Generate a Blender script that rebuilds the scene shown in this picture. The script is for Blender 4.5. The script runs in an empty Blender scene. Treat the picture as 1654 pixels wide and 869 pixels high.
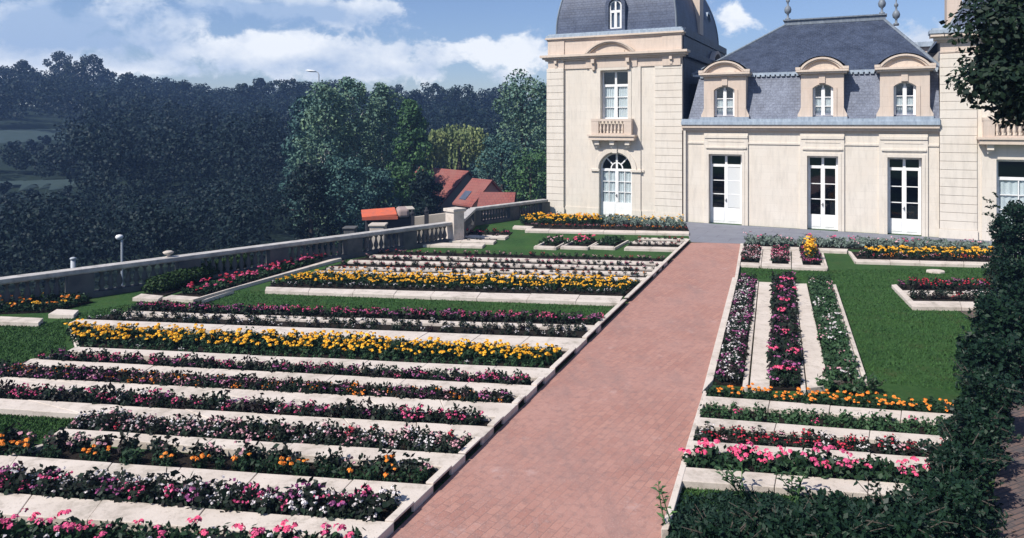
import bpy, math, random
import numpy as np
from mathutils import Vector
random.seed(7); RNG = np.random.default_rng(11)
R = math.radians
sc = bpy.context.scene
col = sc.collection

# ------------------------------------------------------------------ camera
FPX, HY, CX, W0, H0, EYE = 1150.0, 200.0, 827.0, 1654.0, 869.0, 4.5
cd = bpy.data.cameras.new('camera'); cam = bpy.data.objects.new('camera', cd); col.objects.link(cam)
cam.location = (0, 0, EYE); cam.rotation_euler = (R(90), 0, 0)
cd.sensor_width = 36; cd.lens = FPX / W0 * 36; cd.shift_y = -(H0 / 2 - HY) / W0
cd.clip_start = 0.1; cd.clip_end = 6000
sc.camera = cam
sc.view_settings.view_transform = 'Standard'; sc.view_settings.look = 'None'
sc.view_settings.exposure = 0.38; sc.view_settings.gamma = 1; sc.view_settings.use_curve_mapping = False

# ------------------------------------------------------------------ light
SUN_DIR = Vector((-0.86, -0.62, 0.0)).normalized()      # horizontal direction towards the sun
SUN_EL = R(47)
sd = bpy.data.lights.new('sun', 'SUN'); so = bpy.data.objects.new('sun', sd); col.objects.link(so)
sd.energy = 4.6; sd.angle = R(0.53); sd.color = (1.0, 0.955, 0.885)
toward = Vector((SUN_DIR.x * math.cos(SUN_EL), SUN_DIR.y * math.cos(SUN_EL), math.sin(SUN_EL)))
so.rotation_euler = toward.to_track_quat('Z', 'Y').to_euler(); so.location = (-20, -20, 40)

world = bpy.data.worlds.new('World'); sc.world = world; world.use_nodes = True
nt = world.node_tree; N = nt.nodes; L = nt.links; N.clear()
def wn(t, **k):
    n = N.new(t)
    for a, b in k.items(): setattr(n, a, b)
    return n
def wmath(op, a, b=None, clamp=False):
    n = wn('ShaderNodeMath', operation=op, use_clamp=clamp)
    for i, v in enumerate((a, b)):
        if v is None: continue
        if isinstance(v, (int, float)): n.inputs[i].default_value = v
        else: L.new(v, n.inputs[i])
    return n.outputs[0]
sky = wn('ShaderNodeTexSky', sky_type='NISHITA'); sky.sun_disc = False
sky.sun_elevation = SUN_EL; sky.sun_rotation = math.atan2(SUN_DIR.x, SUN_DIR.y)
sky.altitude = 100; sky.air_density = 1.0; sky.dust_density = 0.6; sky.ozone_density = 2.2
tint = wn('ShaderNodeMix', data_type='RGBA', blend_type='MULTIPLY'); tint.inputs[0].default_value = 1
L.new(sky.outputs[0], tint.inputs[6]); tint.inputs[7].default_value = (0.92, 0.95, 1.12, 1)
bg = wn('ShaderNodeBackground'); L.new(tint.outputs[2], bg.inputs[0]); bg.inputs[1].default_value = 0.086
tc = wn('ShaderNodeTexCoord'); sep = wn('ShaderNodeSeparateXYZ'); L.new(tc.outputs['Generated'], sep.inputs[0])
az = wmath('ARCTAN2', sep.outputs[0], sep.outputs[1]); el = wmath('ARCSINE', sep.outputs[2])
comb = wn('ShaderNodeCombineXYZ'); L.new(az, comb.inputs[0]); L.new(wmath('MULTIPLY', el, 1.35), comb.inputs[1])
def wnoise(scale, det, rough, off=0.0, dist=0.0):
    n = wn('ShaderNodeTexNoise'); n.inputs['Scale'].default_value = scale; n.inputs['Detail'].default_value = det
    n.inputs['Roughness'].default_value = rough; n.inputs['Distortion'].default_value = dist
    m = wn('ShaderNodeMapping'); m.inputs['Location'].default_value = (off, off * .7, off * .3)
    L.new(comb.outputs[0], m.inputs[0]); L.new(m.outputs[0], n.inputs['Vector']); return n.outputs['Fac']
def blob(px, py, sx, sy, amp):       # a cloud bank: azimuth and elevation in the sky and its angular size
    a0 = math.atan2(px - CX, FPX); e0 = math.atan2((HY - py) * math.cos(a0), FPX)
    da = wmath('DIVIDE', wmath('SUBTRACT', az, a0), sx / FPX); de = wmath('DIVIDE', wmath('SUBTRACT', el, e0), sy / FPX)
    s = wmath('ADD', wmath('MULTIPLY', da, da), wmath('MULTIPLY', de, de))
    return wmath('MULTIPLY', wmath('EXPONENT', wmath('MULTIPLY', s, -1.0)), amp)
dens = None
for b in [(545, 88, 95, 36, .62), (430, 85, 60, 26, .5), (330, 82, 75, 30, .45), (640, 105, 120, 26, .5), (790, 82, 70, 20, .5), (860, 90, 70, 34, .5),
          (90, 45, 110, 34, .46), (440, 12, 180, 26, .55), (250, 118, 240, 14, .35), (560, 5, 90, 16, .3), (1180, 30, 22, 30, .55), (1495, 75, 60, 20, .45),
          (60, 100, 120, 16, .25), (-300, 40, 240, 60, .5), (-900, 0, 300, 80, .5), (2100, 20, 300, 60, .5)]:
    v = blob(*b); dens = v if dens is None else wmath('ADD', dens, v)
n1 = wnoise(15, 11, .62, 5.3, .25)
cl = wmath('ADD', wmath('MULTIPLY', wmath('SUBTRACT', n1, 0.5), 1.9), dens)
mr = wn('ShaderNodeMapRange', interpolation_type='SMOOTHSTEP'); L.new(cl, mr.inputs[0])
mr.inputs[1].default_value = 0.20; mr.inputs[2].default_value = 0.50; mr.inputs[3].default_value = 0; mr.inputs[4].default_value = 0.95
n2 = wnoise(11, 7, .6, 8.3)
gb = None
for b in [(440, 22, 170, 22, .8), (100, 50, 130, 40, .9), (500, 100, 60, 12, .4), (420, 112, 150, 14, .3), (700, 118, 120, 14, .3)]:
    v = blob(*b); gb = v if gb is None else wmath('ADD', gb, v)
sh = wn('ShaderNodeMapRange'); L.new(wmath('ADD', wmath('MULTIPLY', wmath('SUBTRACT', n2, .5), 1.8), gb), sh.inputs[0])
sh.inputs[1].default_value = -.08; sh.inputs[2].default_value = .60
cc = wn('ShaderNodeMix', data_type='RGBA'); L.new(sh.outputs[0], cc.inputs[0])
cc.inputs[6].default_value = (0.86, 0.88, 0.90, 1); cc.inputs[7].default_value = (0.34, 0.45, 0.63, 1)
cbg = wn('ShaderNodeBackground'); L.new(cc.outputs[2], cbg.inputs[0]); cbg.inputs[1].default_value = 0.98
mx = wn('ShaderNodeMixShader'); L.new(mr.outputs[0], mx.inputs[0]); L.new(bg.outputs[0], mx.inputs[1]); L.new(cbg.outputs[0], mx.inputs[2])
out = wn('ShaderNodeOutputWorld'); L.new(mx.outputs[0], out.inputs[0])

# ------------------------------------------------------------------ materials
def mat(name, base, rough=.8, spec=.3):
    m = bpy.data.materials.new(name); m.use_nodes = True
    b = m.node_tree.nodes['Principled BSDF']; b.inputs['Base Color'].default_value = (*base, 1)
    b.inputs['Roughness'].default_value = rough; b.inputs['Specular IOR Level'].default_value = spec
    return m
class MN:                              # small helper for node materials
    def __init__(s, m): s.m = m; s.t = m.node_tree; s.b = s.t.nodes['Principled BSDF']
    def n(s, t, **k):
        n = s.t.nodes.new(t)
        for a, b in k.items(): setattr(n, a, b)
        return n
    def l(s, a, b): s.t.links.new(a, b)
    def coord(s, which='Object', scale=(1, 1, 1), rot=0.0, loc=(0, 0, 0)):
        c = s.n('ShaderNodeTexCoord'); mp = s.n('ShaderNodeMapping'); s.l(c.outputs[which], mp.inputs[0])
        mp.inputs['Scale'].default_value = scale; mp.inputs['Rotation'].default_value = (0, 0, rot); mp.inputs['Location'].default_value = loc
        return mp.outputs[0]
    def noise(s, v, scale, det=4, rough=.55, lo=None, hi=None):
        n = s.n('ShaderNodeTexNoise'); n.inputs['Scale'].default_value = scale; n.inputs['Detail'].default_value = det; n.inputs['Roughness'].default_value = rough
        s.l(v, n.inputs['Vector']); o = n.outputs['Fac']
        if lo is not None:
            r = s.n('ShaderNodeMapRange'); s.l(o, r.inputs[0]); r.inputs[1].default_value = lo; r.inputs[2].default_value = hi; o = r.outputs[0]
        return o
    def mix(s, f, a, b, mode='MIX'):
        n = s.n('ShaderNodeMix', data_type='RGBA', blend_type=mode)
        for i, v in ((0, f), (6, a), (7, b)):
            if isinstance(v, (int, float)): n.inputs[i].default_value = v
            elif isinstance(v, tuple): n.inputs[i].default_value = (*v, 1)
            else: s.l(v, n.inputs[i])
        return n.outputs[2]
    def color(s, c): s.l(c, s.b.inputs['Base Color'])
    def bump(s, h, strength=.3, dist=.01):
        b = s.n('ShaderNodeBump'); b.inputs['Strength'].default_value = strength; b.inputs['Distance'].default_value = dist
        s.l(h, b.inputs['Height']); s.l(b.outputs[0], s.b.inputs['Normal']); return b
def brick(s, v, w, h, mortar, c1, c2, cm, offset=.5, smooth=.1):
    n = s.n('ShaderNodeTexBrick'); s.l(v, n.inputs['Vector']); n.offset = offset
    n.inputs['Scale'].default_value = 1; n.inputs['Brick Width'].default_value = w; n.inputs['Row Height'].default_value = h
    n.inputs['Mortar Size'].default_value = mortar; n.inputs['Mortar Smooth'].default_value = smooth; n.inputs['Bias'].default_value = 0
    for k, c in (('Color1', c1), ('Color2', c2), ('Mortar', cm)): n.inputs[k].default_value = (*c, 1)
    return n
def stone(name, a, b, joint, w=.75, h=.34, mortar=.006):
    m = mat(name, a, .85); s = MN(m)
    uv = s.coord('UV'); o = s.coord('Object')
    br = brick(s, uv, w, h, mortar, a, tuple(x * .955 for x in a), joint)
    c = s.mix(s.noise(o, .9, 5, .6, .42, .75), br.outputs['Color'], b)
    c = s.mix(s.noise(s.coord('Object', (3, 3, .5)), 2.2, 6, .7, .48, .80), c, tuple(x * .76 for x in a))
    s.color(c)
    h_ = s.n('ShaderNodeMath', operation='SUBTRACT'); s.l(s.noise(o, 60, 3), h_.inputs[0]); s.l(br.outputs['Fac'], h_.inputs[1])
    s.bump(h_.outputs[0], .25, .006); return m
M = {}
M['cream'] = stone('cream_limestone', (.69, .625, .54), (.645, .57, .48), (.60, .535, .455))
M['quoin'] = stone('quoin_limestone', (.70, .635, .55), (.655, .58, .49), (.66, .57, .47), 2.5, 3)
M['pink'] = stone('pink_limestone', (.62, .515, .43), (.58, .46, .37), (.52, .41, .335), .9, .4)
M['trim'] = stone('trim_limestone', (.65, .54, .445), (.58, .465, .37), (.60, .49, .40), 1.4, 3)
def slate(name, a, b, cm):
    m = mat(name, a, .55, .4); s = MN(m); uv = s.coord('UV'); o = s.coord('Object')
    br = brick(s, uv, .2, .13, .012, a, b, cm)
    c = s.mix(s.noise(o, 1.6, 7, .75, .42, .66), br.outputs['Color'], tuple(x * 1.5 for x in b)); c = s.mix(s.noise(s.coord('Object', (2, 2, .4)), 2.5, 6, .7, .55, .7), c, tuple(x * .7 for x in a)); s.color(s.mix(s.noise(o, 22, 2, .5, .3, .7), c, a, 'MIX'))
    h_ = s.n('ShaderNodeMath', operation='SUBTRACT'); s.l(s.noise(o, 14, 3), h_.inputs[0]); s.l(br.outputs['Fac'], h_.inputs[1])
    s.bump(h_.outputs[0], .5, .012); return m
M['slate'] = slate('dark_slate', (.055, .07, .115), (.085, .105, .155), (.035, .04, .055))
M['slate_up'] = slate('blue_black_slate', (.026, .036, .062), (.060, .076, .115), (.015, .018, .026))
M['slate_pale'] = slate('pale_slate', (.105, .12, .165), (.17, .19, .24), (.07, .075, .09))  # paler grey slate tone for the lower mansard slope
M['lead'] = mat('lead_sheet', (.30, .36, .42), .5); s = MN(M['lead']); s.color(s.mix(s.noise(s.coord('Object', (4, 4, 1)), 2, 6, .6, .3, .7), (.24, .29, .35), (.40, .46, .52)))
M['lead_dark'] = mat('dark_lead', (.15, .17, .20), .5); s = MN(M['lead_dark']); s.color(s.mix(s.noise(s.coord('Object', (4, 4, 1)), 2, 6, .6, .3, .7), (.12, .14, .17), (.22, .25, .28)))
M['white'] = mat('white_paint', (.80, .80, .78), .45)
s = MN(M['white']); s.color(s.mix(s.noise(s.coord(), 3, 5, .6, .4, .8), (.82, .81, .80), (.70, .69, .66)))
M['shutter'] = mat('pale_grey_panel', (.60, .61, .60), .6)
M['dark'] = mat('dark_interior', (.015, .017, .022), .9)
M['iron'] = mat('dark_iron', (.03, .035, .04), .5)
M['brass'] = mat('brass', (.45, .32, .12), .35)
M['curtain'] = mat('curtain_cloth', (.72, .72, .74), .9)
def glass():
    m = bpy.data.materials.new('window_glass'); m.use_nodes = True; t = m.node_tree; t.nodes.clear()
    o = t.nodes.new('ShaderNodeOutputMaterial'); mx = t.nodes.new('ShaderNodeMixShader'); tr = t.nodes.new('ShaderNodeBsdfTransparent'); gl = t.nodes.new('ShaderNodeBsdfGlossy')
    tr.inputs[0].default_value = (.80, .86, .86, 1); gl.inputs['Roughness'].default_value = .03; gl.inputs[0].default_value = (.9, .95, 1, 1)
    lw = t.nodes.new('ShaderNodeLayerWeight'); lw.inputs[0].default_value = .5; pw = t.nodes.new('ShaderNodeMath'); pw.operation = 'POWER'; pw.inputs[1].default_value = 3; t.links.new(lw.outputs['Facing'], pw.inputs[0]); fr = t.nodes.new('ShaderNodeMath'); fr.operation = 'MULTIPLY_ADD'; fr.inputs[1].default_value = .6; fr.inputs[2].default_value = .06; t.links.new(pw.outputs[0], fr.inputs[0])
    t.links.new(fr.outputs[0], mx.inputs[0]); t.links.new(tr.outputs[0], mx.inputs[1]); t.links.new(gl.outputs[0], mx.inputs[2]); t.links.new(mx.outputs[0], o.inputs[0]); return m
M['glass'] = glass()
# brick path: courses run across the path
PATH_ANG = math.atan2(12, 9.0)
m = M['brick'] = mat('pink_brick_paving', (.42, .22, .18), .85); s = MN(m); uv = s.coord('UV', rot=-R(58)); o = s.coord('Object')
br = brick(s, uv, .22, .11, .0035, (.41, .212, .165), (.34, .165, .13), (.205, .125, .108))
c = s.mix(s.noise(o, .7, 5, .6, .4, .7), br.outputs['Color'], (.40, .22, .18)); c = s.mix(s.noise(o, 9, 3, .5, .5, .8), c, (.25, .145, .125)); c = s.mix(s.noise(s.coord('Object', (1, .35, 1), rot=R(-25)), 1.6, 7, .72, .5, .75), c, (.27, .165, .145)); c = s.mix(s.noise(o, 70, 3, .6, .55, .8), c, (.46, .33, .29))
c = s.mix(s.noise(o, 1.7, 6, .7, .60, .85), c, (.50, .36, .33)); s.color(c)
h_ = s.n('ShaderNodeMath', operation='SUBTRACT'); s.l(s.noise(o, 40, 3), h_.inputs[0]); s.l(br.outputs['Fac'], h_.inputs[1]); s.bump(h_.outputs[0], .4, .006)
m = M['oldbrick'] = mat('old_brown_brick', (.2, .12, .09), .9); s = MN(m); uv = s.coord('UV', rot=R(25)); o = s.coord()
br = brick(s, uv, .22, .07, .009, (.20, .125, .10), (.12, .085, .075), (.055, .045, .045))
s.color(s.mix(s.noise(o, 3, 6, .7, .4, .65), br.outputs['Color'], (.085, .075, .075))); s.bump(br.outputs['Fac'], -.5, .01)
m = M['kerb'] = mat('cream_kerb_stone', (.66, .57, .47), .85); s = MN(m); o = s.coord()
c = s.mix(s.noise(o, 1.6, 6, .6, .4, .7), (.62, .545, .475), (.51, .44, .375)); c = s.mix(s.noise(o, 14, 5, .7, .56, .76), c, (.36, .31, .255))
c = s.mix(s.noise(o, 3.2, 6, .7, .54, .70), c, (.36, .315, .26)); s.color(c); s.bump(s.noise(o, 45, 4), .4, .008)
m = M['lawn'] = mat('lawn_grass', (.03, .08, .02), .95, .1); s = MN(m); o = s.coord()
c = s.mix(s.noise(o, .6, 5, .65, .35, .7), (.027, .074, .022), (.054, .120, .033)); c = s.mix(s.noise(o, 9, 6, .75, .45, .7), c, (.065, .135, .042))
s.color(s.mix(s.noise(o, 1.5, 6, .75, .52, .74), c, (.075, .095, .035))); s.bump(s.noise(o, 60, 5, .7), 1.0, .04)
m = M['soil'] = mat('dark_garden_soil', (.035, .026, .02), .95, .1); s = MN(m); o = s.coord(); s.color(s.mix(s.noise(o, 12, 5), (.010, .009, .008), (.03, .023, .018))); s.bump(s.noise(o, 25, 5), 1, .03)
m = M['paving'] = mat('grey_paving', (.19, .20, .22), .85); s = MN(m); uv = s.coord('UV', rot=R(26.6)); o = s.coord()
br = brick(s, uv, 1.2, .8, .012, (.185, .19, .22), (.165, .17, .20), (.10, .10, .12)); s.color(s.mix(s.noise(o, 1.5, 6, .65, .4, .7), br.outputs['Color'], (.21, .22, .25))); s.bump(s.noise(o, 50, 4), .2, .005)
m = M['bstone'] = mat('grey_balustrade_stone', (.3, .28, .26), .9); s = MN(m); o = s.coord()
c = s.mix(s.noise(o, 2, 6, .65, .4, .65), (.125, .12, .115), (.07, .072, .075)); s.color(c); s.bump(s.noise(o, 30, 4), .4, .01)  # stone darkened so the colour carries the shade of the inner face
m = M['field'] = mat('valley_grass', (.04, .07, .03), .95, .1); s = MN(m); o = s.coord(); s.color(s.mix(s.noise(o, .05, 5, .6, .4, .6), (.012, .022, .018), (.02, .034, .024)))
m = M['pale_field'] = mat('pale_dry_field', (.08, .11, .08), .95, .1); s = MN(m); o = s.coord(); s.color(s.mix(s.noise(o, .3, 5), (.03, .05, .05), (.055, .08, .075)))
M['roofred'] = mat('red_roof_tiles', (.26, .08, .065), .85); s = MN(M['roofred']); br = brick(s, s.coord('UV'), .25, .3, .02, (.29, .088, .07), (.235, .07, .06), (.13, .045, .04)); s.color(s.mix(s.noise(s.coord(), .8, 5, .6, .4, .7), br.outputs['Color'], (.24, .10, .085)))
M['render'] = mat('dull_pink_render', (.34, .26, .23), .9); s = MN(M['render']); s.color(s.mix(s.noise(s.coord(), .9, 5, .6, .4, .7), (.34, .26, .235), (.27, .21, .20)))
M['palewall'] = mat('pale_garden_wall', (.52, .45, .38), .9); s = MN(M['palewall']); s.color(s.mix(s.noise(s.coord(), 1.2, 5, .6, .4, .7), (.54, .47, .39), (.38, .34, .30)))
M['orange'] = mat('orange_canvas', (.62, .13, .06), .8); s = MN(M['orange']); s.color(s.mix(s.noise(s.coord(), 3, 5, .6, .4, .7), (.62, .13, .06), (.42, .12, .08)))
M['darkwood'] = mat('dark_wood', (.03, .03, .035), .8)
M['lampwhite'] = mat('lamp_white', (.8, .8, .78), .4)
M['pole'] = mat('galvanised_pole', (.40, .43, .46), .5)
M['bark'] = mat('bark', (.09, .07, .055), .95, .1); s = MN(M['bark']); s.color(s.mix(s.noise(s.coord('Object', (6, 6, 1)), 4, 5), (.05, .04, .035), (.13, .11, .09)))
M['palebark'] = mat('pale_bark', (.42, .42, .40), .9); s = MN(M['palebark']); s.color(s.mix(s.noise(s.coord('Object', (2, 2, 4)), 3, 5, .6, .45, .6), (.46, .46, .43), (.12, .12, .11)))
def leafmat(name, a, b, c, trans=.0, rough=.6, big=.6, spec=.15):
    m = mat(name, a, rough, spec); s = MN(m); o = s.coord('Object')
    g = s.n('ShaderNodeNewGeometry')
    r = s.n('ShaderNodeMapRange'); s.l(g.outputs['Random Per Island'], r.inputs[0])
    cc = s.mix(r.outputs[0], a, b); cc = s.mix(s.noise(o, big, 4, .6, .45, .68), cc, c); s.color(cc)
    if trans: s.b.inputs['Transmission Weight'].default_value = 0; s.b.inputs['Subsurface Weight'].default_value = 0
    return m
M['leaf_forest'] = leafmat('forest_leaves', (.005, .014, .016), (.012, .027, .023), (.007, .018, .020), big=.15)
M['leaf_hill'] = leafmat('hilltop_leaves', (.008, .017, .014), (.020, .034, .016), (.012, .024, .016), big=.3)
M['leaf_birch'] = leafmat('poplar_leaves', (.085, .15, .11), (.17, .25, .13), (.075, .15, .13), big=.4)
M['leaf_green'] = leafmat('green_leaves', (.035, .085, .04), (.085, .17, .05), (.04, .09, .045), big=.5)
M['leaf_willow'] = leafmat('willow_leaves', (.14, .185, .07), (.26, .30, .12), (.12, .17, .08), big=.5)
M['leaf_teal'] = leafmat('bluish_leaves', (.035, .085, .085), (.08, .155, .12), (.045, .10, .09), big=.4)
M['leaf_hedge'] = leafmat('hedge_leaves', (.006, .018, .012), (.015, .038, .018), (.009, .025, .017), big=1.2, rough=.45)
M['leaf_cover'] = leafmat('ground_cover_leaves', (.006, .020, .014), (.020, .048, .028), (.010, .028, .020), big=2.5)
M['leaf_over'] = leafmat('overhanging_leaves', (.008, .018, .013), (.018, .036, .018), (.012, .025, .014), big=1, rough=.5)
M['leaf_box'] = leafmat('box_hedge_leaves', (.012, .032, .010), (.03, .06, .014), (.02, .045, .012), big=2)
M['leaf_bronze'] = leafmat('bronze_leaves', (.012, .018, .014), (.016, .034, .018), (.022, .012, .014), big=3, rough=.5)
M['leaf_dark'] = leafmat('dark_bedding_leaves', (.010, .026, .014), (.024, .055, .022), (.015, .035, .018), big=3, rough=.5)
M['leaf_mid'] = leafmat('mid_bedding_leaves', (.022, .055, .025), (.05, .10, .04), (.03, .06, .03), big=3, rough=.5)
M['leaf_grey'] = leafmat('silver_leaves', (.10, .14, .11), (.22, .26, .23), (.07, .11, .07), big=2)
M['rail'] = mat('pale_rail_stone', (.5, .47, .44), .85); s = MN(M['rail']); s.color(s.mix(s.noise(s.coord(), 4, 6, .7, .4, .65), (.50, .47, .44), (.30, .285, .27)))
M['blade'] = leafmat('lawn_blades', (.022, .064, .016), (.055, .125, .032), (.04, .095, .028), big=1.3, rough=.7)
PET = {'white': ((.78, .74, .72), (.62, .55, .55)), 'pink': ((.72, .12, .25), (.60, .08, .20)), 'hot': ((.85, .13, .26), (.75, .08, .18)), 'purple': ((.30, .07, .20), (.44, .14, .30)),
       'red': ((.45, .025, .045), (.55, .05, .09)), 'yellow': ((.90, .52, .04), (.85, .40, .03)), 'orange': ((.88, .32, .05), (.80, .22, .03)), 'palepink': ((.70, .42, .44), (.58, .28, .34)), 'none': ((.05, .08, .04), (.05, .08, .04))}
for k, (a, b) in PET.items(): M['pet_' + k] = leafmat(k + '_petals', a, b, tuple((x + y) / 2 * .8 for x, y in zip(a, b)), big=8, rough=.6)

# ------------------------------------------------------------------ object helpers
def tag(o, label=None, cat=None, group=None, kind=None):
    if label: o['label'] = label
    if cat: o['category'] = cat
    if group: o['group'] = group
    if kind: o['kind'] = kind
    return o
def empty(name, loc=(0, 0, 0), rz=0.0, **k):
    o = bpy.data.objects.new(name, None); col.objects.link(o); o.location = loc; o.rotation_euler = (0, 0, rz); o.empty_display_size = .3
    return tag(o, **k)
def G(px, py, z=0.0):                # where the sight line through a photo point meets height z
    d = (EYE - z) * FPX / (py - HY); return Vector(((px - CX) / FPX * d, d, z))
class MB:
    def __init__(s): s.v = []; s.f = []; s.mi = []; s.mats = []
    def m(s, mt):
        if mt not in s.mats: s.mats.append(mt)
        return s.mats.index(mt)
    def poly(s, pts, mi=0):
        n = len(s.v); s.v += [tuple(p) for p in pts]; s.f.append(tuple(range(n, n + len(pts)))); s.mi.append(mi)
    def box(s, a, b, mi=0, skip=''):
        x0, x1 = sorted((a[0], b[0])); y0, y1 = sorted((a[1], b[1])); z0, z1 = sorted((a[2], b[2]))
        n = len(s.v); s.v += [(x0, y0, z0), (x1, y0, z0), (x1, y1, z0), (x0, y1, z0), (x0, y0, z1), (x1, y0, z1), (x1, y1, z1), (x0, y1, z1)]
        for k, f in {'d': (0, 3, 2, 1), 'u': (4, 5, 6, 7), 'f': (0, 1, 5, 4), 'r': (1, 2, 6, 5), 'b': (2, 3, 7, 6), 'l': (3, 0, 4, 7)}.items():
            if k not in skip: s.f.append(tuple(n + i for i in f)); s.mi.append(mi)
    def prism(s, base, z0, z1, mi=0):     # base: list of (x, y), counter-clockwise; heights may be lists
        n = len(base); a = len(s.v)
        zz0 = z0 if isinstance(z0, (list, tuple)) else [z0] * n; zz1 = z1 if isinstance(z1, (list, tuple)) else [z1] * n
        ar = sum(base[i][0] * base[(i + 1) % n][1] - base[(i + 1) % n][0] * base[i][1] for i in range(n))
        if ar < 0: base = base[::-1]; zz0 = zz0[::-1]; zz1 = zz1[::-1]
        s.v += [(p[0], p[1], z) for p, z in zip(base, zz0)] + [(p[0], p[1], z) for p, z in zip(base, zz1)]
        s.f.append(tuple(a + i for i in reversed(range(n)))); s.mi.append(mi); s.f.append(tuple(a + n + i for i in range(n))); s.mi.append(mi)
        for i in range(n):
            j = (i + 1) % n; s.f.append((a + i, a + j, a + n + j, a + n + i)); s.mi.append(mi)
    def lathe(s, prof, c=(0, 0, 0), seg=10, mi=0, sq=None):    # prof: (radius, z)
        a = len(s.v)
        for r, z in prof:
            for k in range(seg):
                t = 2 * math.pi * k / seg; s.v.append((c[0] + r * math.cos(t), c[1] + r * math.sin(t), c[2] + z))
        for i in range(len(prof) - 1):
            for k in range(seg):
                k2 = (k + 1) % seg; s.f.append((a + i * seg + k, a + i * seg + k2, a + (i + 1) * seg + k2, a + (i + 1) * seg + k)); s.mi.append(mi)
        s.f.append(tuple(a + k for k in reversed(range(seg)))); s.mi.append(mi); e = a + (len(prof) - 1) * seg
        s.f.append(tuple(e + k for k in range(seg))); s.mi.append(mi)
    def tube(s, pts, rad, seg=6, mi=0):
        pts = [Vector(p) for p in pts]; rs = rad if isinstance(rad, (list, tuple)) else [rad] * len(pts); a = len(s.v)
        for i, p in enumerate(pts):
            d = (pts[min(i + 1, len(pts) - 1)] - pts[max(i - 1, 0)]).normalized(); x = d.orthogonal().normalized() if i == 0 else (px_ - d * px_.dot(d)).normalized(); px_ = x; y = d.cross(x)
            for k in range(seg):
                t = 2 * math.pi * k / seg; s.v.append(tuple(p + (x * math.cos(t) + y * math.sin(t)) * rs[i]))
        for i in range(len(pts) - 1):
            for k in range(seg):
                k2 = (k + 1) % seg; s.f.append((a + i * seg + k, a + i * seg + k2, a + (i + 1) * seg + k2, a + (i + 1) * seg + k)); s.mi.append(mi)
        s.f.append(tuple(a + k for k in reversed(range(seg)))); s.mi.append(mi); e = a + (len(pts) - 1) * seg
        s.f.append(tuple(e + k for k in range(seg))); s.mi.append(mi)
    def build(s, name, mt, parent=None, local=False, smooth=False, bevel=0):
        me = bpy.data.meshes.new(name); off = Vector((0, 0, 0))
        if parent is not None and not local:
            p = parent
            while p is not None: off = off + p.location; p = p.parent
        me.from_pydata([(v[0] - off.x, v[1] - off.y, v[2] - off.z) for v in s.v], [], s.f)
        for q in (mt if isinstance(mt, (list, tuple)) else [mt]): me.materials.append(q)
        me.polygons.foreach_set('material_index', s.mi)
        uv = me.uv_layers.new(name='UVMap')
        for p in me.polygons:
            n = p.normal
            t = Vector((1, 0, 0)) if abs(n.z) > .999 else Vector((-n.y, n.x, 0)).normalized()
            b = n.cross(t)
            for li in p.loop_indices:
                co = me.vertices[me.loops[li].vertex_index].co; uv.data[li].uv = (co.dot(t), co.dot(b))
        if smooth:
            for p in me.polygons: p.use_smooth = True
        o = bpy.data.objects.new(name, me); col.objects.link(o)
        if parent is not None: o.parent = parent
        if bevel:
            md = o.modifiers.new('bevel', 'BEVEL'); md.width = bevel; md.segments = 2; md.limit_method = 'ANGLE'
        return o
def quad_mesh(name, V, mt, mi=None, parent=None, loc=(0, 0, 0), link=True):      # V: (n, 4, 3)
    me = bpy.data.meshes.new(name); n = len(V); V = np.asarray(V, dtype=np.float32)
    off = np.array(loc, dtype=np.float32)
    me.vertices.add(n * 4); me.vertices.foreach_set('co', (V.reshape(-1, 3) - off).ravel())
    me.loops.add(n * 4); me.loops.foreach_set('vertex_index', np.arange(n * 4, dtype=np.int32))
    me.polygons.add(n); me.polygons.foreach_set('loop_start', np.arange(n, dtype=np.int32) * 4); me.polygons.foreach_set('loop_total', np.full(n, 4, dtype=np.int32))
    for q in (mt if isinstance(mt, (list, tuple)) else [mt]): me.materials.append(q)
    if mi is not None: me.polygons.foreach_set('material_index', np.asarray(mi, dtype=np.int32))
    me.update(calc_edges=True)
    if not link: return me
    o = bpy.data.objects.new(name, me); col.objects.link(o)
    if parent is not None: o.parent = parent
    else: o.location = loc
    return o
def rquads(P, size, up=0.0, aspect=1.6, normals=None, jitter=.6):    # diamond leaves at points P
    n = len(P); nr = RNG.normal(size=(n, 3))
    if normals is not None: nr = normals + nr * jitter
    nr[:, 2] += up; nr /= np.linalg.norm(nr, axis=1)[:, None]
    t = RNG.normal(size=(n, 3)); t -= (t * nr).sum(1)[:, None] * nr; t /= np.linalg.norm(t, axis=1)[:, None]; b = np.cross(nr, t)
    sz = (size * RNG.uniform(.6, 1.3, n))[:, None] * .5
    return np.stack([P + t * sz * aspect ** .5, P + b * sz / aspect ** .5, P - t * sz * aspect ** .5, P - b * sz / aspect ** .5], 1)
def ellipsoid_pts(n, c, r, shell=.55):
    d = RNG.normal(size=(n, 3)); d /= np.linalg.norm(d, axis=1)[:, None]
    rad = (shell + (1 - shell) * RNG.random(n) ** .7)[:, None]
    return np.asarray(c) + d * rad * np.asarray(r), d

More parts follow.
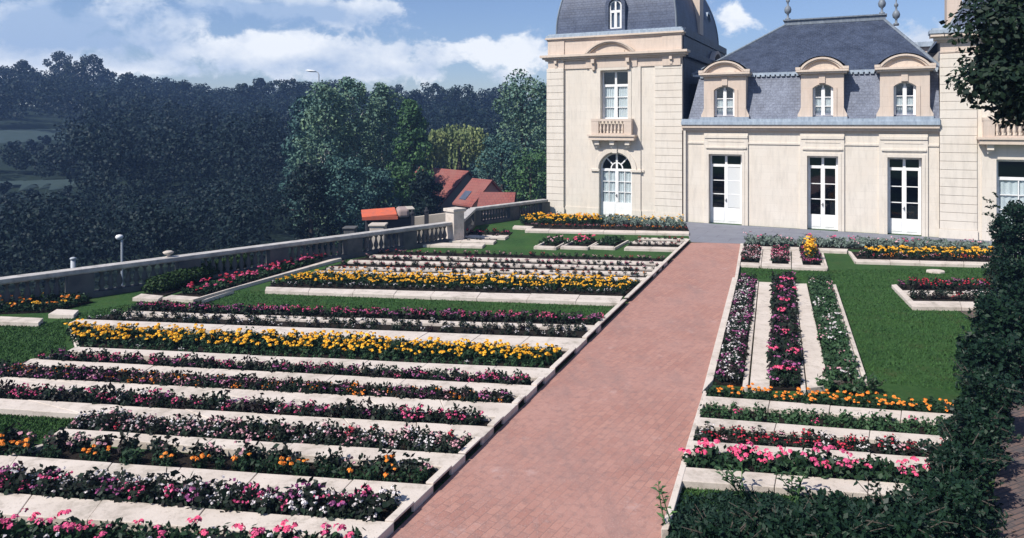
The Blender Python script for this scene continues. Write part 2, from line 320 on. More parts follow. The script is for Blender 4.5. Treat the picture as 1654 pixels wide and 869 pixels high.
# ------------------------------------------------------------------ ground
EDGE = [(-31, -1.5), (-12.35, 17.15), (-1.95, 27.55), (-1.62, 31.45), (1.62, 35.3)]     # the edge of the garden terrace
terr = EDGE + [(1.9, 36.2), (16, 64), (90, 60), (90, -30), (-31, -30)]
b = MB(); b.prism([(p[0], p[1]) for p in terr], -7.5, 0); g = b.build('lawn', M['lawn']); tag(g, kind='structure')
def hill(x, y):
    r = math.hypot(x, y); a = math.atan2(x, y)
    k = .112 - .035 * min(1, max(0, (a + .62) / .55))
    z = -3.6 - 2.4 * min(1, max(0, (r - 34) / 24))
    if r > 62: z = -6 + (min(r, 205) - 62) * k + min(0, (205 - r)) * .002 + 1.2 * math.sin(x * .05 + 1) * math.sin(y * .06) * min(1, (r - 62) / 60)
    return z
b = MB(); rs = [0, 12, 24, 32, 38, 44, 50, 56, 62, 70, 80, 90, 100, 112, 125, 140, 155, 170, 185, 200, 225, 260, 320, 420, 700, 1400, 4500]; na = 120
for r in rs[1:]:
    for k in range(na):
        t = 2 * math.pi * k / na; x, y = r * math.sin(t), r * math.cos(t); b.v.append((x, y, hill(x, y) if r < 1000 else -20))
b.v.append((0, 0, -9)); c0 = len(b.v) - 1
for k in range(na): b.f.append((c0, (k + 1) % na, k)); b.mi.append(0)
for i in range(len(rs) - 2):
    for k in range(na):
        k2 = (k + 1) % na; b.f.append((i * na + k, i * na + k2, (i + 1) * na + k2, (i + 1) * na + k)); b.mi.append(0)
tag(b.build('ground', M['field'], smooth=True), kind='structure')
def patch(name, pts, dz=.25):
    b = MB(); n = 14
    for i in range(n + 1):
        for j in range(5):
            u, v = i / n, j / 4; x = pts[0][0] * (1 - u) * (1 - v) + pts[1][0] * u * (1 - v) + pts[2][0] * u * v + pts[3][0] * (1 - u) * v; y = pts[0][1] * (1 - u) * (1 - v) + pts[1][1] * u * (1 - v) + pts[2][1] * u * v + pts[3][1] * (1 - u) * v
            wj = (1 if j in (0, 4) else 0) * random.uniform(-1.6, 1.6); b.v.append((x, y + wj, hill(x, y + wj) + dz - (.25 if j in (0, 4) else 0)))
    for i in range(n):
        for j in range(4): b.f.append((i * 5 + j, (i + 1) * 5 + j, (i + 1) * 5 + j + 1, i * 5 + j + 1)); b.mi.append(0)
    return tag(b.build(name, M['pale_field']), kind='structure')
def ray_xy(px, d): return ((px - CX) / FPX * d, d)
# path
PL = lambda y: 1115 - 1.0225 * (y - 391)
PR = [(396, 1199), (455, 1187), (540, 1166), (640, 1136), (755, 1101), (869, 1068), (1100, 1001)]
def pr(y):
    for (a, x0), (c, x1) in zip(PR, PR[1:]):
        if y <= c: return x0 + (x1 - x0) * (y - a) / (c - a)
    return PR[-1][1]
ys = [392, 455, 540, 640, 755, 869, 1100]
b = MB()
for y0, y1 in zip(ys, ys[1:]):
    b.poly([G(PL(y1), y1, .004), G(pr(y1), y1, .004), G(pr(y0), y0, .004), G(PL(y0), y0, .004)])
a0, a1 = G(PL(1100), 1100, .004), G(pr(1100), 1100, .004); b.poly([a0 + Vector((-2, -5, 0)), a1 + Vector((-.6, -5, 0)), a1, a0])
tag(b.build('path', M['brick']), kind='structure')

# ------------------------------------------------------------------ chateau (local frame: x along the front, y into the building)
A = G(886, 345); C = G(1519, 384); d_ = (C - A); ANG = math.atan2(d_.y, d_.x)
CH = empty('chateau', A, ANG, label='cream stone chateau with slate mansard roof, three dormers and a domed pavilion', cat='building')
def loc2w(u, v, z=0.0): c, s_ = math.cos(ANG), math.sin(ANG); return Vector((A.x + u * c - v * s_, A.y + u * s_ + v * c, z))
b = MB(); P1 = loc2w(6.72, 0); P2 = loc2w(24, 0)
q = [G(1116, 391.5), G(1200, 394), G(1420, 402), G(1640, 412)]
b.poly([(P1.x, P1.y, .008), (q[0].x, q[0].y, .008), (q[1].x, q[1].y, .008), (q[2].x, q[2].y, .008), (q[3].x, q[3].y, .008), (P2.x, P2.y, .008)])
pv = b.build('pavement', M['paving']); tag(pv, kind='structure')
def slab(b, u0, u1, z0, z1, vf, vb, ops=(), sides='lrud', mi=0):
    us = sorted({u0, u1, *[o[0] for o in ops], *[o[1] for o in ops]}); zs = sorted({z0, z1, *[max(z0, o[2]) for o in ops], *[o[3] for o in ops]})
    us = [x for x in us if u0 <= x <= u1]; zs = [x for x in zs if z0 <= x <= z1]
    for i in range(len(us) - 1):
        for j in range(len(zs) - 1):
            uc, zc = (us[i] + us[i + 1]) / 2, (zs[j] + zs[j + 1]) / 2
            if any(o[0] < uc < o[1] and o[2] < zc < o[3] for o in ops): continue
            b.poly([(us[i], vf, zs[j]), (us[i + 1], vf, zs[j]), (us[i + 1], vf, zs[j + 1]), (us[i], vf, zs[j + 1])], mi)
    if 'l' in sides: b.poly([(u0, vb, z0), (u0, vf, z0), (u0, vf, z1), (u0, vb, z1)], mi)
    if 'r' in sides: b.poly([(u1, vf, z0), (u1, vb, z0), (u1, vb, z1), (u1, vf, z1)], mi)
    if 'u' in sides: b.poly([(u0, vf, z1), (u1, vf, z1), (u1, vb, z1), (u0, vb, z1)], mi)
    if 'd' in sides and z0 > .05: b.poly([(u0, vb, z0), (u1, vb, z0), (u1, vf, z0), (u0, vf, z0)], mi)
    for o in ops:
        a, c, p, q = o[:4]; rise = o[4] if len(o) > 4 else 0; zt = q - rise; p = max(p, z0)
        b.poly([(a, vf, p), (a, vb, p), (a, vb, zt), (a, vf, zt)], mi); b.poly([(c, vb, p), (c, vf, p), (c, vf, zt), (c, vb, zt)], mi)
        if p > .05: b.poly([(a, vf, p), (c, vf, p), (c, vb, p), (a, vb, p)], mi)
        if not rise: b.poly([(a, vb, q), (c, vb, q), (c, vf, q), (a, vf, q)], mi)
        else:
            pts = arc(a, c, zt, rise, 14)
            for (x0, y0), (x1, y1) in zip(pts, pts[1:]):
                b.poly([(x0, vf, y0), (x1, vf, y1), (x1, vf, q), (x0, vf, q)], mi); b.poly([(x0, vb, y0), (x1, vb, y1), (x1, vf, y1), (x0, vf, y0)], mi)
def arc(a, c, zs, rise, n):          # a circular arc over the chord a..c
    h = (c - a) / 2; Rr = (h * h + rise * rise) / (2 * rise); zc = zs + rise - Rr; um = (a + c) / 2; t0 = math.asin(min(1, h / Rr))
    if rise >= h - 1e-6: t0 = math.pi / 2
    return [(um + Rr * math.sin(t), zc + Rr * math.cos(t)) for t in [-t0 + 2 * t0 * i / n for i in range(n + 1)]]
def pb(b, name, mt, parent=None, **k): return b.build(name, M[mt], parent or CH, local=True, **k)
def moulding(b, u0, u1, steps, mi=0, ends=(1, 1), v_back=.05):
    v_back = min(v_back, .36)   # steps: (z0, z1, projection) stacked strips with returned ends
    for i, (z0, z1, p) in enumerate(steps):
        b.box((u0 - p * ends[0], -p, z0), (u1 + p * ends[1], v_back, z1 - .0015), mi)
def window(u0, u1, z0, z1, v, rows, top=None, cols=2, base=0.0, rise=0, name='window', curtain=None, blind_right=False, parent=None, fw=.075, label=None, fan=False):
    """frame with a wide middle post; rows of panes under an optional transom light"""
    f = MB(); cxm = (u0 + u1) / 2; mw = fw * 1.35
    zt = z1 - rise
    f.box((u0, v, z0), (u0 + fw, v + .06, zt)); f.box((u1 - fw, v, z0), (u1, v + .06, zt))
    if rise:
        pts = arc(u0, u1, zt, rise, 16); k = 1 - 2 * fw / (u1 - u0); pin = [((x - cxm) * k + cxm, (z - zt) * k + zt) for x, z in pts]
        for i in range(16):
            f.v += [(pts[i][0], v, pts[i][1]), (pts[i + 1][0], v, pts[i + 1][1]), (pin[i + 1][0], v, pin[i + 1][1]), (pin[i][0], v, pin[i][1])] + [(pts[i][0], v + .06, pts[i][1]), (pts[i + 1][0], v + .06, pts[i + 1][1]), (pin[i + 1][0], v + .06, pin[i + 1][1]), (pin[i][0], v + .06, pin[i][1])]
            n = len(f.v) - 8
            f.f += [(n + 3, n + 2, n + 1, n), (n + 2, n + 3, n + 7, n + 6)]; f.mi += [0, 0]
    else: f.box((u0 + fw, v + .002, z1 - fw), (u1 - fw, v + .058, z1))
    lo = z0 + base
    f.box((u0 + fw, v + .002, z0), (u1 - fw, v + .058, max(lo, z0 + fw)))
    if base > .2: f.box((u0 + fw + .09, v - .012, z0 + .10), (cxm - .09, v + .002, lo - .08)); f.box((cxm + .09, v - .012, z0 + .10), (u1 - fw - .09, v + .002, lo - .08))
    lo = max(lo, z0 + fw); hi = z1 - fw
    if top: f.box((u0 + fw, v - .006, top - .06), (u1 - fw, v + .06, top + .06))
    zlim = (top - .06) if top else (zt if rise else hi)
    f.box((cxm - mw / 2, v - .004, lo), (cxm + mw / 2, v + .056, z1 - fw * .6 if not fan else top))
    th = .035
    for r in range(1, rows):
        zz = lo + (zlim - lo) * r / rows; f.box((u0 + fw, v + .006, zz - th / 2), (u1 - fw, v + .05, zz + th / 2))
    for side in (0, 1):
        a, c = (u0 + fw, cxm - mw / 2) if side == 0 else (cxm + mw / 2, u1 - fw)
        for k in range(1, cols // 2): uu = a + (c - a) * k / (cols // 2); f.box((uu - th / 2, v + .008, lo), (uu + th / 2, v + .048, zlim))
        f.box((a, v + .003, lo), (a + .03, v + .052, zlim)); f.box((c - .03, v + .003, lo), (c, v + .052, zlim))
    if fan:            # the half-round light over the door
        rr = (u1 - u0) / 2; sp = top + .06
        for t in range(-1, 2):
            an = t * R(45); x0, z_0 = cxm + math.sin(an) * .30, sp + math.cos(an) * .30; x1, z_1 = cxm + math.sin(an) * (rr - .05), sp + math.cos(an) * (rr - .05)
            wd = .03 if t else .05; px_, pz_ = math.cos(an) * wd, -math.sin(an) * wd
            f.prism([(0, 0)] * 0 or [(x0 - px_, v), (x0 + px_, v), (x0 + px_, v + .05), (x0 - px_, v + .05)], 0, 0) if False else None
            n = len(f.v); f.v += [(x0 - px_, v + .004, z_0 - pz_), (x0 + px_, v + .004, z_0 + pz_), (x1 + px_, v + .004, z_1 + pz_), (x1 - px_, v + .004, z_1 - pz_)]; f.f.append((n, n + 1, n + 2, n + 3)); f.mi.append(0)
            if t == 0: f.box((cxm - .05, v + .006, sp), (cxm + .05, v + .05, sp + .3))
        pts = arc(cxm - .32, cxm + .32, sp, .32, 10); pin = arc(cxm - .26, cxm + .26, sp, .26, 10)
        for i in range(10):
            n = len(f.v); f.v += [(pts[i][0], v + .007, pts[i][1]), (pts[i + 1][0], v + .007, pts[i + 1][1]), (pin[i + 1][0], v + .007, pin[i + 1][1]), (pin[i][0], v + .007, pin[i][1])]; f.f.append((n + 3, n + 2, n + 1, n)); f.mi.append(0)
    par = parent or CH
    fo = pb(f, name, 'white', par)
    if label: fo['label'] = label
    host = fo if parent is None else parent       # keep to three levels
    g = MB()
    if rise:
        pts = arc(u0 + .02, u1 - .02, zt, rise - .02, 12); g.poly([(u0 + .02, v + .03, lo)] + [(u1 - .02, v + .03, lo)] + [(x, v + .03, z) for x, z in reversed(pts)])
    else: g.poly([(u0 + .02, v + .03, lo), (u1 - .02, v + .03, lo), (u1 - .02, v + .03, hi), (u0 + .02, v + .03, hi)])
    pb(g, 'pane', 'glass', host)
    if blind_right:
        g = MB(); zz = [lo + (zlim - lo) * r / rows for r in range(rows + 1)]
        for r in range(rows): g.box((cxm + mw / 2 + .03, v + .012, zz[r] + th / 2), (u1 - fw - .03, v + .026, zz[r + 1] - th / 2))
        pb(g, 'panel', 'shutter', host)
    if curtain:
        g = MB(); n = 28
        spans = [(u0 + .05, cxm + .02), (cxm + .02, u1 - .05)]
        for (a, c) in spans:
            gap = curtain[1]; a2, c2 = (a, c - gap) if a < cxm - .1 else (a + gap, c)
            for i in range(n):
                x0, x1 = a2 + (c2 - a2) * i / n, a2 + (c2 - a2) * (i + 1) / n; w0, w1 = .018 * math.sin(i * 1.1), .018 * math.sin((i + 1) * 1.1)
                g.poly([(x0, v + .075 + w0, lo - .05), (x1, v + .075 + w1, lo - .05), (x1, v + .075 + w1, curtain[0]), (x0, v + .075 + w0, curtain[0])])
        pb(g, 'curtain', 'curtain', host)
    if name == 'french_door':
        g = MB(); zc = z0 + 1.05; g.box((cxm - .012, v - .05, zc - .07), (cxm + .012, v - .004, zc + .07)); g.box((cxm - .06, v - .065, zc - .012), (cxm + .012, v - .05, zc + .012)); pb(g, 'handle', 'iron', host)
    return fo
def quoins(u0, u1, z0, z1, proud, ragged=0, b=None, h=.335, long_right=True):
    z = z0; k = 0
    while z < z1 - .05:
        zz = min(z + h - .014, z1); b.box((u0, -proud, z), (u1, .02, zz)); z += h; k += 1
def pediment(b, uc, half, z0, rise, vf, vb, t=.13, proud=.14):
    """segmental pediment: a curved hood over a recessed field"""
    po = arc(uc - half, uc + half, z0, rise, 18); pi_ = arc(uc - half + t * 1.6, uc + half - t * 1.6, z0 + .02, rise - t, 18)
    for i in range(18):
        (x0, y0), (x1, y1), (a0, c0), (a1, c1) = po[i], po[i + 1], pi_[i], pi_[i + 1]
        b.poly([(a0, vf, c0), (a1, vf, c1), (x1, vf, y1), (x0, vf, y0)]); b.poly([(x0, vf, y0), (x1, vf, y1), (x1, vb, y1), (x0, vb, y0)]); b.poly([(a0, vb, c0), (a1, vb, c1), (a1, vf, c1), (a0, vf, c0)])
        mx_, mz = (a0 + x0) / 2, (c0 + y0) / 2; nx_, nz = (a1 + x1) / 2, (c1 + y1) / 2
        b.poly([(mx_, vf - .05, mz), (nx_, vf - .05, nz), (x1, vf - .05, y1 + .02), (x0, vf - .05, y0 + .02)]); b.poly([(x0, vf - .05, y0 + .02), (x1, vf - .05, y1 + .02), (x1, vf, y1 + .02), (x0, vf, y0 + .02)]); b.poly([(mx_, vf, mz), (nx_, vf, nz), (nx_, vf - .05, nz), (mx_, vf - .05, mz)])
    b.poly([(uc + half - .05, vf + proud, z0)] + [(uc - half + .05, vf + proud, z0)] + [(x, vf + proud, z - .005) for x, z in po]) if False else None
    pts = [(x, vf + proud, z) for x, z in po]; b.poly([pts[i] for i in range(len(pts) - 1, -1, -1)][::-1])
def console(b, u, z0, z1, w=.14, p=.24):
    b.box((u - w / 2, -p, z1 - (z1 - z0) * .35), (u + w / 2, -.055, z1 - .002)); b.box((u - w * .42, -p * .62, z0 + .05), (u + w * .42, -.055, z1 - (z1 - z0) * .35)); b.box((u - w * .34, -p * .36, z0), (u + w * .34, -.055, z0 + .05))
def baluster_prof(h, r): return [(r * .9, 0), (r * .9, h * .06), (r * .5, h * .1), (r * .95, h * .28), (r, h * .36), (r * .75, h * .52), (r * .42, h * .72), (r * .4, h * .86), (r * .75, h * .9), (r * .8, h)]

# --- left domed pavilion
DEP = 11.0; ops = [(2.68, 4.32, 0, 3.13, .82), (2.76, 4.14, 4.72, 7.08)]
b = MB(); slab(b, 0, 6.65, 0, 7.45, 0, .34, ops, sides=''); b.poly([(0, 0, 0), (0, 0, 7.45), (0, DEP, 7.45), (0, DEP, 0)]); b.poly([(6.65, 0, 0), (6.65, DEP, 0), (6.65, DEP, 7.45), (6.65, 0, 7.45)]); b.poly([(0, DEP, 0), (0, DEP, 7.45), (6.65, DEP, 7.45), (6.65, DEP, 0)])
slab(b, 2.2, 4.75, .0, 7.2, -.06, -.001, ops)
pb(b, 'wall', 'cream')
b = MB(); b.box((.34, 1.6, .02), (6.5, 1.75, 8)); b.box((6.5, 1.605, .02), (16.92, 1.755, 6.4)); b.box((16.92, 1.6, .02), (23, 1.75, 8)); pb(b, 'dark_backing', 'dark')  # dark sheets standing in for the dim rooms behind the windows
b = MB(); quoins(-.05, .86, .36, 7.25, .13, b=b); b.box((-.08, -.16, 0), (.90, .02, .355)); pb(b, 'quoin_strip', 'quoin', bevel=.008)
b = MB(); quoins(5.42, 6.70, .36, 7.25, .05, b=b); b.box((5.40, -.08, 0), (6.73, .02, .355))
pb(b, 'quoin_strip', 'quoin', bevel=.008)
b = MB()     # plinth, side face joints, arch surround
b.box((.90, -.03, 0), (2.2, .01, .42)); pb(b, 'plinth', 'cream'); b = MB(); b.box((4.75, -.03, 0), (5.40, .01, .42)); b.box((2.17, -.09, 0), (2.68, -.05, .42)); b.box((4.32, -.09, 0), (4.78, -.05, .42))
pb(b, 'plinth', 'cream')
b = MB(); po = arc(3.5 - 1.06, 3.5 + 1.06, 2.31, 1.06, 24); pi_ = arc(3.5 - .84, 3.5 + .84, 2.31, .84, 24)
for i in range(24):
    (x0, y0), (x1, y1), (a0, c0), (a1, c1) = po[i], po[i + 1], pi_[i], pi_[i + 1]
    b.poly([(a0, -.10, c0), (a1, -.10, c1), (x1, -.10, y1), (x0, -.10, y0)]); b.poly([(x0, -.10, y0), (x1, -.10, y1), (x1, -.06, y1), (x0, -.06, y0)]); b.poly([(a0, -.06, c0), (a1, -.06, c1), (a1, -.10, c1), (a0, -.10, c0)])
b.box((2.30, -.15, 2.22), (2.72, -.055, 2.32)); b.box((4.28, -.15, 2.22), (4.80, -.055, 2.32)); b.box((4.78, -.06, 2.22), (4.9, -.002, 2.32))
b.box((3.38, -.17, 3.10), (3.62, -.055, 3.62)); pb(b, 'arch_moulding', 'cream')
b = MB(); u0, u1, z0, z1 = 2.66, 4.24, 4.72, 7.18
b.box((u0 - .06, -.085, z0), (u0 + .10, -.055, z1 - .1)); b.box((u1 - .10, -.085, z0), (u1 + .06, -.055, z1 - .1)); b.box((u0 - .06, -.085, z1 - .1), (u1 + .06, -.055, z1 + .04)); pb(b, 'window_surround', 'cream')
window(2.69, 4.31, 0, 3.12, .20, 3, top=2.28, cols=4, base=.72, rise=.81, name='french_door', fan=True, curtain=(2.2, .02), label='arched white door with fan light and small square panes')
window(2.77, 4.13, 4.73, 7.07, .22, 3, top=6.35, cols=2, curtain=(6.35, .10), label='tall white window with curtains behind the balcony')
def balcony(u0, u1, host=None):
    b = MB(); b.box((u0 - .12, -.46, 3.72), (u1 + .12, -.055, 3.90)); b.box((u0 - .18, -.52, 3.90), (u1 + .18, -.055, 3.985)); bo = pb(b, 'balcony', 'trim')
    b = MB()
    for u in (u0 + .25, u1 - .25, (u0 + u1) / 2):
        b.box((u - .11, -.34, 3.50), (u + .11, -.055, 3.718)); b.box((u - .09, -.20, 3.36), (u + .09, -.055, 3.50))
    pb(b, 'bracket', 'cream', bo)
    b = MB(); b.box((u0, -.44, 4.62), (u1, -.26, 4.74)); b.box((u0, -.26, 4.62), (u0 + .16, -.055, 4.74)); b.box((u1 - .16, -.26, 4.62), (u1, -.055, 4.74))
    b.box((u0 + .01, -.43, 3.986), (u0 + .37, -.27, 4.619)); b.box((u1 - .37, -.43, 3.986), (u1 - .01, -.27, 4.619)); b.box((u0 + .37, -.42, 3.986), (u1 - .37, -.28, 4.05))
    b.box((u0 + .02, -.27, 3.986), (u0 + .14, -.055, 4.619)); b.box((u1 - .14, -.27, 3.986), (u1 - .02, -.055, 4.619)); pb(b, 'parapet', 'pink', bo)
    n = max(5, int((u1 - u0 - .74) / .17))
    for i in range(n):
        b = MB(); b.lathe(baluster_prof(.568, .062), (u0 + .37 + (u1 - u0 - .74) * (i + .5) / n, -.35, 4.051), 8); pb(b, 'baluster', 'trim', bo, smooth=True)
balcony(2.42, 4.42)
def entablature(u0, u1, uc, left_corner=True, attic=True, side=True):
    b = MB(); slab(b, u0, u1, 7.2, 7.62, -.03, .3, sides='lrd'); slab(b, uc - 1.28, uc + 1.28, 7.202, 7.62, -.09, -.031, sides='lrd')
    b.box((u0 + .02, -.10, 7.2), (u0 + .86, -.031, 7.62)); b.box((u1 - .86, -.10, 7.2), (u1 - .02, -.031, 7.62))
    b.box((u0 + .9, -.055, 7.2), (uc - 1.3, -.031, 7.28)); b.box((uc + 1.3, -.055, 7.2), (u1 - .9, -.031, 7.28)); pb(b, 'frieze', 'pink')
    b = MB(); moulding(b, u0, u1, [(7.62, 7.70, .13), (7.70, 7.79, .24), (7.79, 7.90, .34)], v_back=DEP)
    for u in (uc - .87, uc + .87): console(b, u, 7.05, 7.62, .16, .30)
    for u in (u0 + .45, u1 - .45): console(b, u, 7.22, 7.62, .13, .22)
    pb(b, 'cornice', 'trim')
    if attic:
        b = MB(); slab(b, u0, u1, 7.90, 8.62, 0, .3, sides='lr'); b.box((u0, .3, 7.90), (u1, DEP, 8.62), 0, 'f'); b.box((u1 - .9, -.03, 7.90), (u1 + .02, -.001, 8.60)); b.box((u0 - .02, -.05, 7.90), (u0 + .86, -.001, 8.60)); pb(b, 'attic_wall', 'pink')
        b = MB(); pediment(b, uc, 1.24, 7.90, .58, -.30, -.001); b.box((uc - .7, -.19, 7.905), (uc + .7, -.15, 8.02)); pb(b, 'pediment', 'trim')
        b = MB(); moulding(b, u0, u1, [(8.62, 8.70, .07), (8.70, 8.78, .14)], v_back=DEP); pb(b, 'upper_cornice', 'trim')
        b = MB(); moulding(b, u0, u1, [(8.78, 8.90, .10), (8.90, 8.97, .02)], v_back=DEP); pb(b, 'gutter', 'lead')
entablature(0, 6.65, 3.3)
b = MB()
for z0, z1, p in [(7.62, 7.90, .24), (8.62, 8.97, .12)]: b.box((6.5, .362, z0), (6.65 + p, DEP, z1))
pb(b, 'shade_side_cornice', 'slate_up')  # cornice return given a dark colour to stand in for shade
b = MB(); b.box((6.655, .36, 4.5), (6.70, DEP, 7.60)); b.box((6.655, .31, 7.91), (6.70, DEP, 8.61)); pb(b, 'side_shade_sheet', 'slate_up')  # dark sheet laid over the cream side wall as its painted shade
b = MB()     # bull-nose pediment over the pavilion's side face
for i_ in range(1):
    po = arc(6.2, 8.6, 7.9, .6, 16)
    for i in range(16):
        (y0, z0), (y1, z1) = po[i], po[i + 1]; b.poly([(6.66, y0, z0 - .16), (6.66, y1, z1 - .16), (6.95, y1, z1 - .16), (6.95, y0, z0 - .16)][::-1]); b.poly([(6.95, y0, z0), (6.66, y0, z0), (6.66, y1, z1), (6.95, y1, z1)]); b.poly([(6.95, y0, z0 - .16), (6.95, y0, z0), (6.95, y1, z1), (6.95, y1, z1 - .16)][::-1])
pb(b, 'pediment', 'trim')
# square dome
def dome(u0, u1, v0, v1, z0, h, inn, ins0):
    b = MB(); n = 16; ring = []
    for i in range(n + 1):
        t = i / n; dz = h * math.sin(t * math.pi / 2 * .93); k = ins0 + inn * (1 - math.sqrt(max(0, 1 - (dz / h) ** 2)))
        ring.append([(u0 + k, v0 + k, z0 + dz), (u1 - k, v0 + k, z0 + dz), (u1 - k, v1 - k * 1.2, z0 + dz), (u0 + k, v1 - k * 1.2, z0 + dz)])
    for i in range(n):
        for k in range(4): b.poly([ring[i][k], ring[i][(k + 1) % 4], ring[i + 1][(k + 1) % 4], ring[i + 1][k]])
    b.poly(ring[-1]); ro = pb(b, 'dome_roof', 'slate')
    b = MB()
    for k in range(4): b = MB(); b.tube([r_[k] for r_ in ring], .045, 6); pb(b, 'hip_roll', 'lead_dark', ro)
    b = MB(); r_ = ring[-1]; b.box((r_[0][0] - .1, r_[0][1] - .1, r_[0][2]), (r_[2][0] + .1, r_[2][1] + .1, r_[2][2] + .15)); pb(b, 'roof_cap', 'lead', ro)
dome(0, 6.65, 0, DEP, 8.97, 4.6, 3.0, .30)
def round_dormer(uc, z0):
    b = MB(); po = [(uc - .5, z0)] + arc(uc - .5, uc + .5, z0 + 1.25, .5, 12) + [(uc + .5, z0)]; pi_ = [(uc - .33, z0 + .1)] + arc(uc - .33, uc + .33, z0 + 1.22, .33, 12) + [(uc + .33, z0 + .1)]
    for i in range(len(po) - 1):
        (x0, y0), (x1, y1), (a0, c0), (a1, c1) = po[i], po[i + 1], pi_[i], pi_[i + 1]
        b.poly([(a0, .16, c0), (a1, .16, c1), (x1, .16, y1), (x0, .16, y0)]); b.poly([(x0, .16, y0), (x1, .16, y1), (x1, 1.6, y1), (x0, 1.6, y0)]); b.poly([(a0, .4, c0), (a1, .4, c1), (a1, .16, c1), (a0, .16, c0)])
    b.poly([(uc - .5, .16, z0), (uc + .5, .16, z0), (uc + .33, .16, z0 + .1), (uc - .33, .16, z0 + .1)]); b.poly([(uc + .33, .401, z0 + .1), (uc - .33, .401, z0 + .1)][::-1] + [(x, .401, z) for x, z in reversed(pi_[1:-1])])
    dm = pb(b, 'dormer', 'slate')
    window(uc - .30, uc + .30, z0 + .12, z0 + 1.50, .26, 1, top=z0 + .95, rise=.29, parent=dm, fw=.06)
round_dormer(3.42, 8.98)
b = MB(); b.box((6.02, 5.0, 9.2), (6.44, 5.9, 14.2)); b.box((5.97, 4.95, 14.2), (6.49, 5.95, 14.45)); pb(b, 'chimney', 'pink')
b = MB()     # side dormer hood on the dome's right slope
po = arc(7.6, 8.7, 10.3, .5, 10)
for i in range(10):
    (y0, z0), (y1, z1) = po[i], po[i + 1]; b.poly([(5.0, y0, z0), (6.3, y0, z0), (6.3, y1, z1), (5.0, y1, z1)]); b.poly([(6.3, y0, z0), (6.3, y0, z0 - .1), (6.3, y1, z1 - .1), (6.3, y1, z1)])
b.poly([(6.22, 7.7, 9.0), (6.22, 8.6, 9.0), (6.22, 8.6, 10.3), (6.22, 7.7, 10.3)]); pb(b, 'side_dormer', 'lead')

# --- low wing
V0 = .12; doors = [(7.88, 9.32), (12.0, 13.2), (15.03, 16.25)]; bays = [(7.66, 9.58), (11.72, 13.44), (14.72, 16.46)]
ops = [(a, c, 0, 3.14) for a, c in doors]
b = MB(); slab(b, 6.70, 16.85, 0, 4.12, V0, V0 + .3, ops, sides='')
for (a, c), o in zip(bays, ops): slab(b, a, c, 0, 4.10, V0 - .07, V0 - .001, [o], sides='lru')
b.box((6.74, V0 - .05, 0), (6.92, V0 - .001, 4.1)); pb(b, 'wing_wall', 'cream')
b = MB(); edges = [6.93] + [x for p in bays for x in p] + [16.84]
for i in range(0, len(edges), 2): b.box((edges[i] + .003, V0 - .045, 3.60), (edges[i + 1] - .003, V0 - .001, 3.68))
for a, c in bays:
    b.box((a + .10, V0 - .13, 3.40), (c - .06, V0 - .071, 3.47)); b.box((a + .22, V0 - .10, 3.355), (c - .18, V0 - .071, 3.40)); b.box((a + .04, V0 - .11, 3.86), (c - .02, V0 - .071, 3.98)); b.box((a + .20, V0 - .09, 3.70), (c - .16, V0 - .071, 3.715))
for a, c in doors:
    b.box((a - .12, V0 - .09, .0), (a, V0 - .071, 3.26)); b.box((c, V0 - .09, .0), (c + .12, V0 - .071, 3.26)); b.box((a, V0 - .09, 3.14), (c, V0 - .071, 3.26))
pb(b, 'string_course', 'cream')
window(7.89, 9.31, .01, 3.13, .34, 3, top=2.62, base=.70, name='french_door', blind_right=True, label='white door with its right leaf blanked by pale panels')
window(12.01, 13.19, .01, 3.13, .34, 3, top=2.66, base=.62, name='french_door')
window(15.04, 16.24, .01, 3.13, .34, 3, top=2.66, base=.62, name='french_door')
b = MB()
for z0, z1, p in [(4.12, 4.20, .06), (4.20, 4.32, .17), (4.32, 4.46, .27)]: b.box((6.70, V0 - p, z0), (16.85, .9, z1 - .0015))
pb(b, 'cornice', 'trim')
b = MB(); b.box((6.69, V0 - .33, 4.46), (16.86, .9, 4.60)); b.box((6.69, V0 - .26, 4.60), (16.86, .9, 4.72)); pb(b, 'gutter', 'lead')
b = MB(); b.box((6.76, V0 - .16, .02), (6.86, V0 - .06, 4.40)); pb(b, 'drainpipe', 'cream')
# mansard
RV, TV, ZB, ZT = .12, .72, 4.72, 6.72; ZR = 9.38; RU0, RU1, RD = 10.75, 14.95, 4.6
def low(p, q): return p
b = MB(); x0b, x0t, x1b, x1t = 6.95, 7.35, 16.86, 16.86; BD = 9.4
b.poly([(x0b, RV, ZB), (x1b, RV, ZB), (x1t, TV, ZT), (x0t, TV, ZT)]); b.poly([(x0b, BD, ZB), (x0b, RV, ZB), (x0t, TV, ZT), (x0t, BD - .6, ZT)]); b.poly([(x1b, BD, ZB), (x0b, BD, ZB), (x0t, BD - .6, ZT), (x1t, BD - .6, ZT)]); pb(b, 'lower_roof', 'slate_pale')
b = MB(); f0, f1, rb = (x0t - .35, TV - .06, ZT + .06), (x1t + .1, TV - .06, ZT + .06), BD - .5
r0, r1, r2, r3 = (RU0, RD, ZR), (RU1, RD, ZR), (RU1, RD + .5, ZR), (RU0, RD + .5, ZR)
b.poly([f0, f1, r1, r0]); b.poly([f1, (f1[0], rb, f1[2]), r2, r1]); b.poly([(f1[0], rb, f1[2]), (f0[0], rb, f0[2]), r3, r2]); b.poly([(f0[0], rb, f0[2]), f0, r0, r3]); b.poly([r0, r1, r2, r3])
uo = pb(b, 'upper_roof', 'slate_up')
b = MB(); b.box((x0t - .30, TV - .10, ZT - .04), (x1t, TV + .1, ZT + .058)); n = 46
for i in range(n): u = x0t + (x1t - x0t) * (i + .5) / n; b.box((u - .07, TV - .13, ZT - .12), (u + .07, TV - .02, ZT - .041))
pb(b, 'roof_moulding', 'lead')
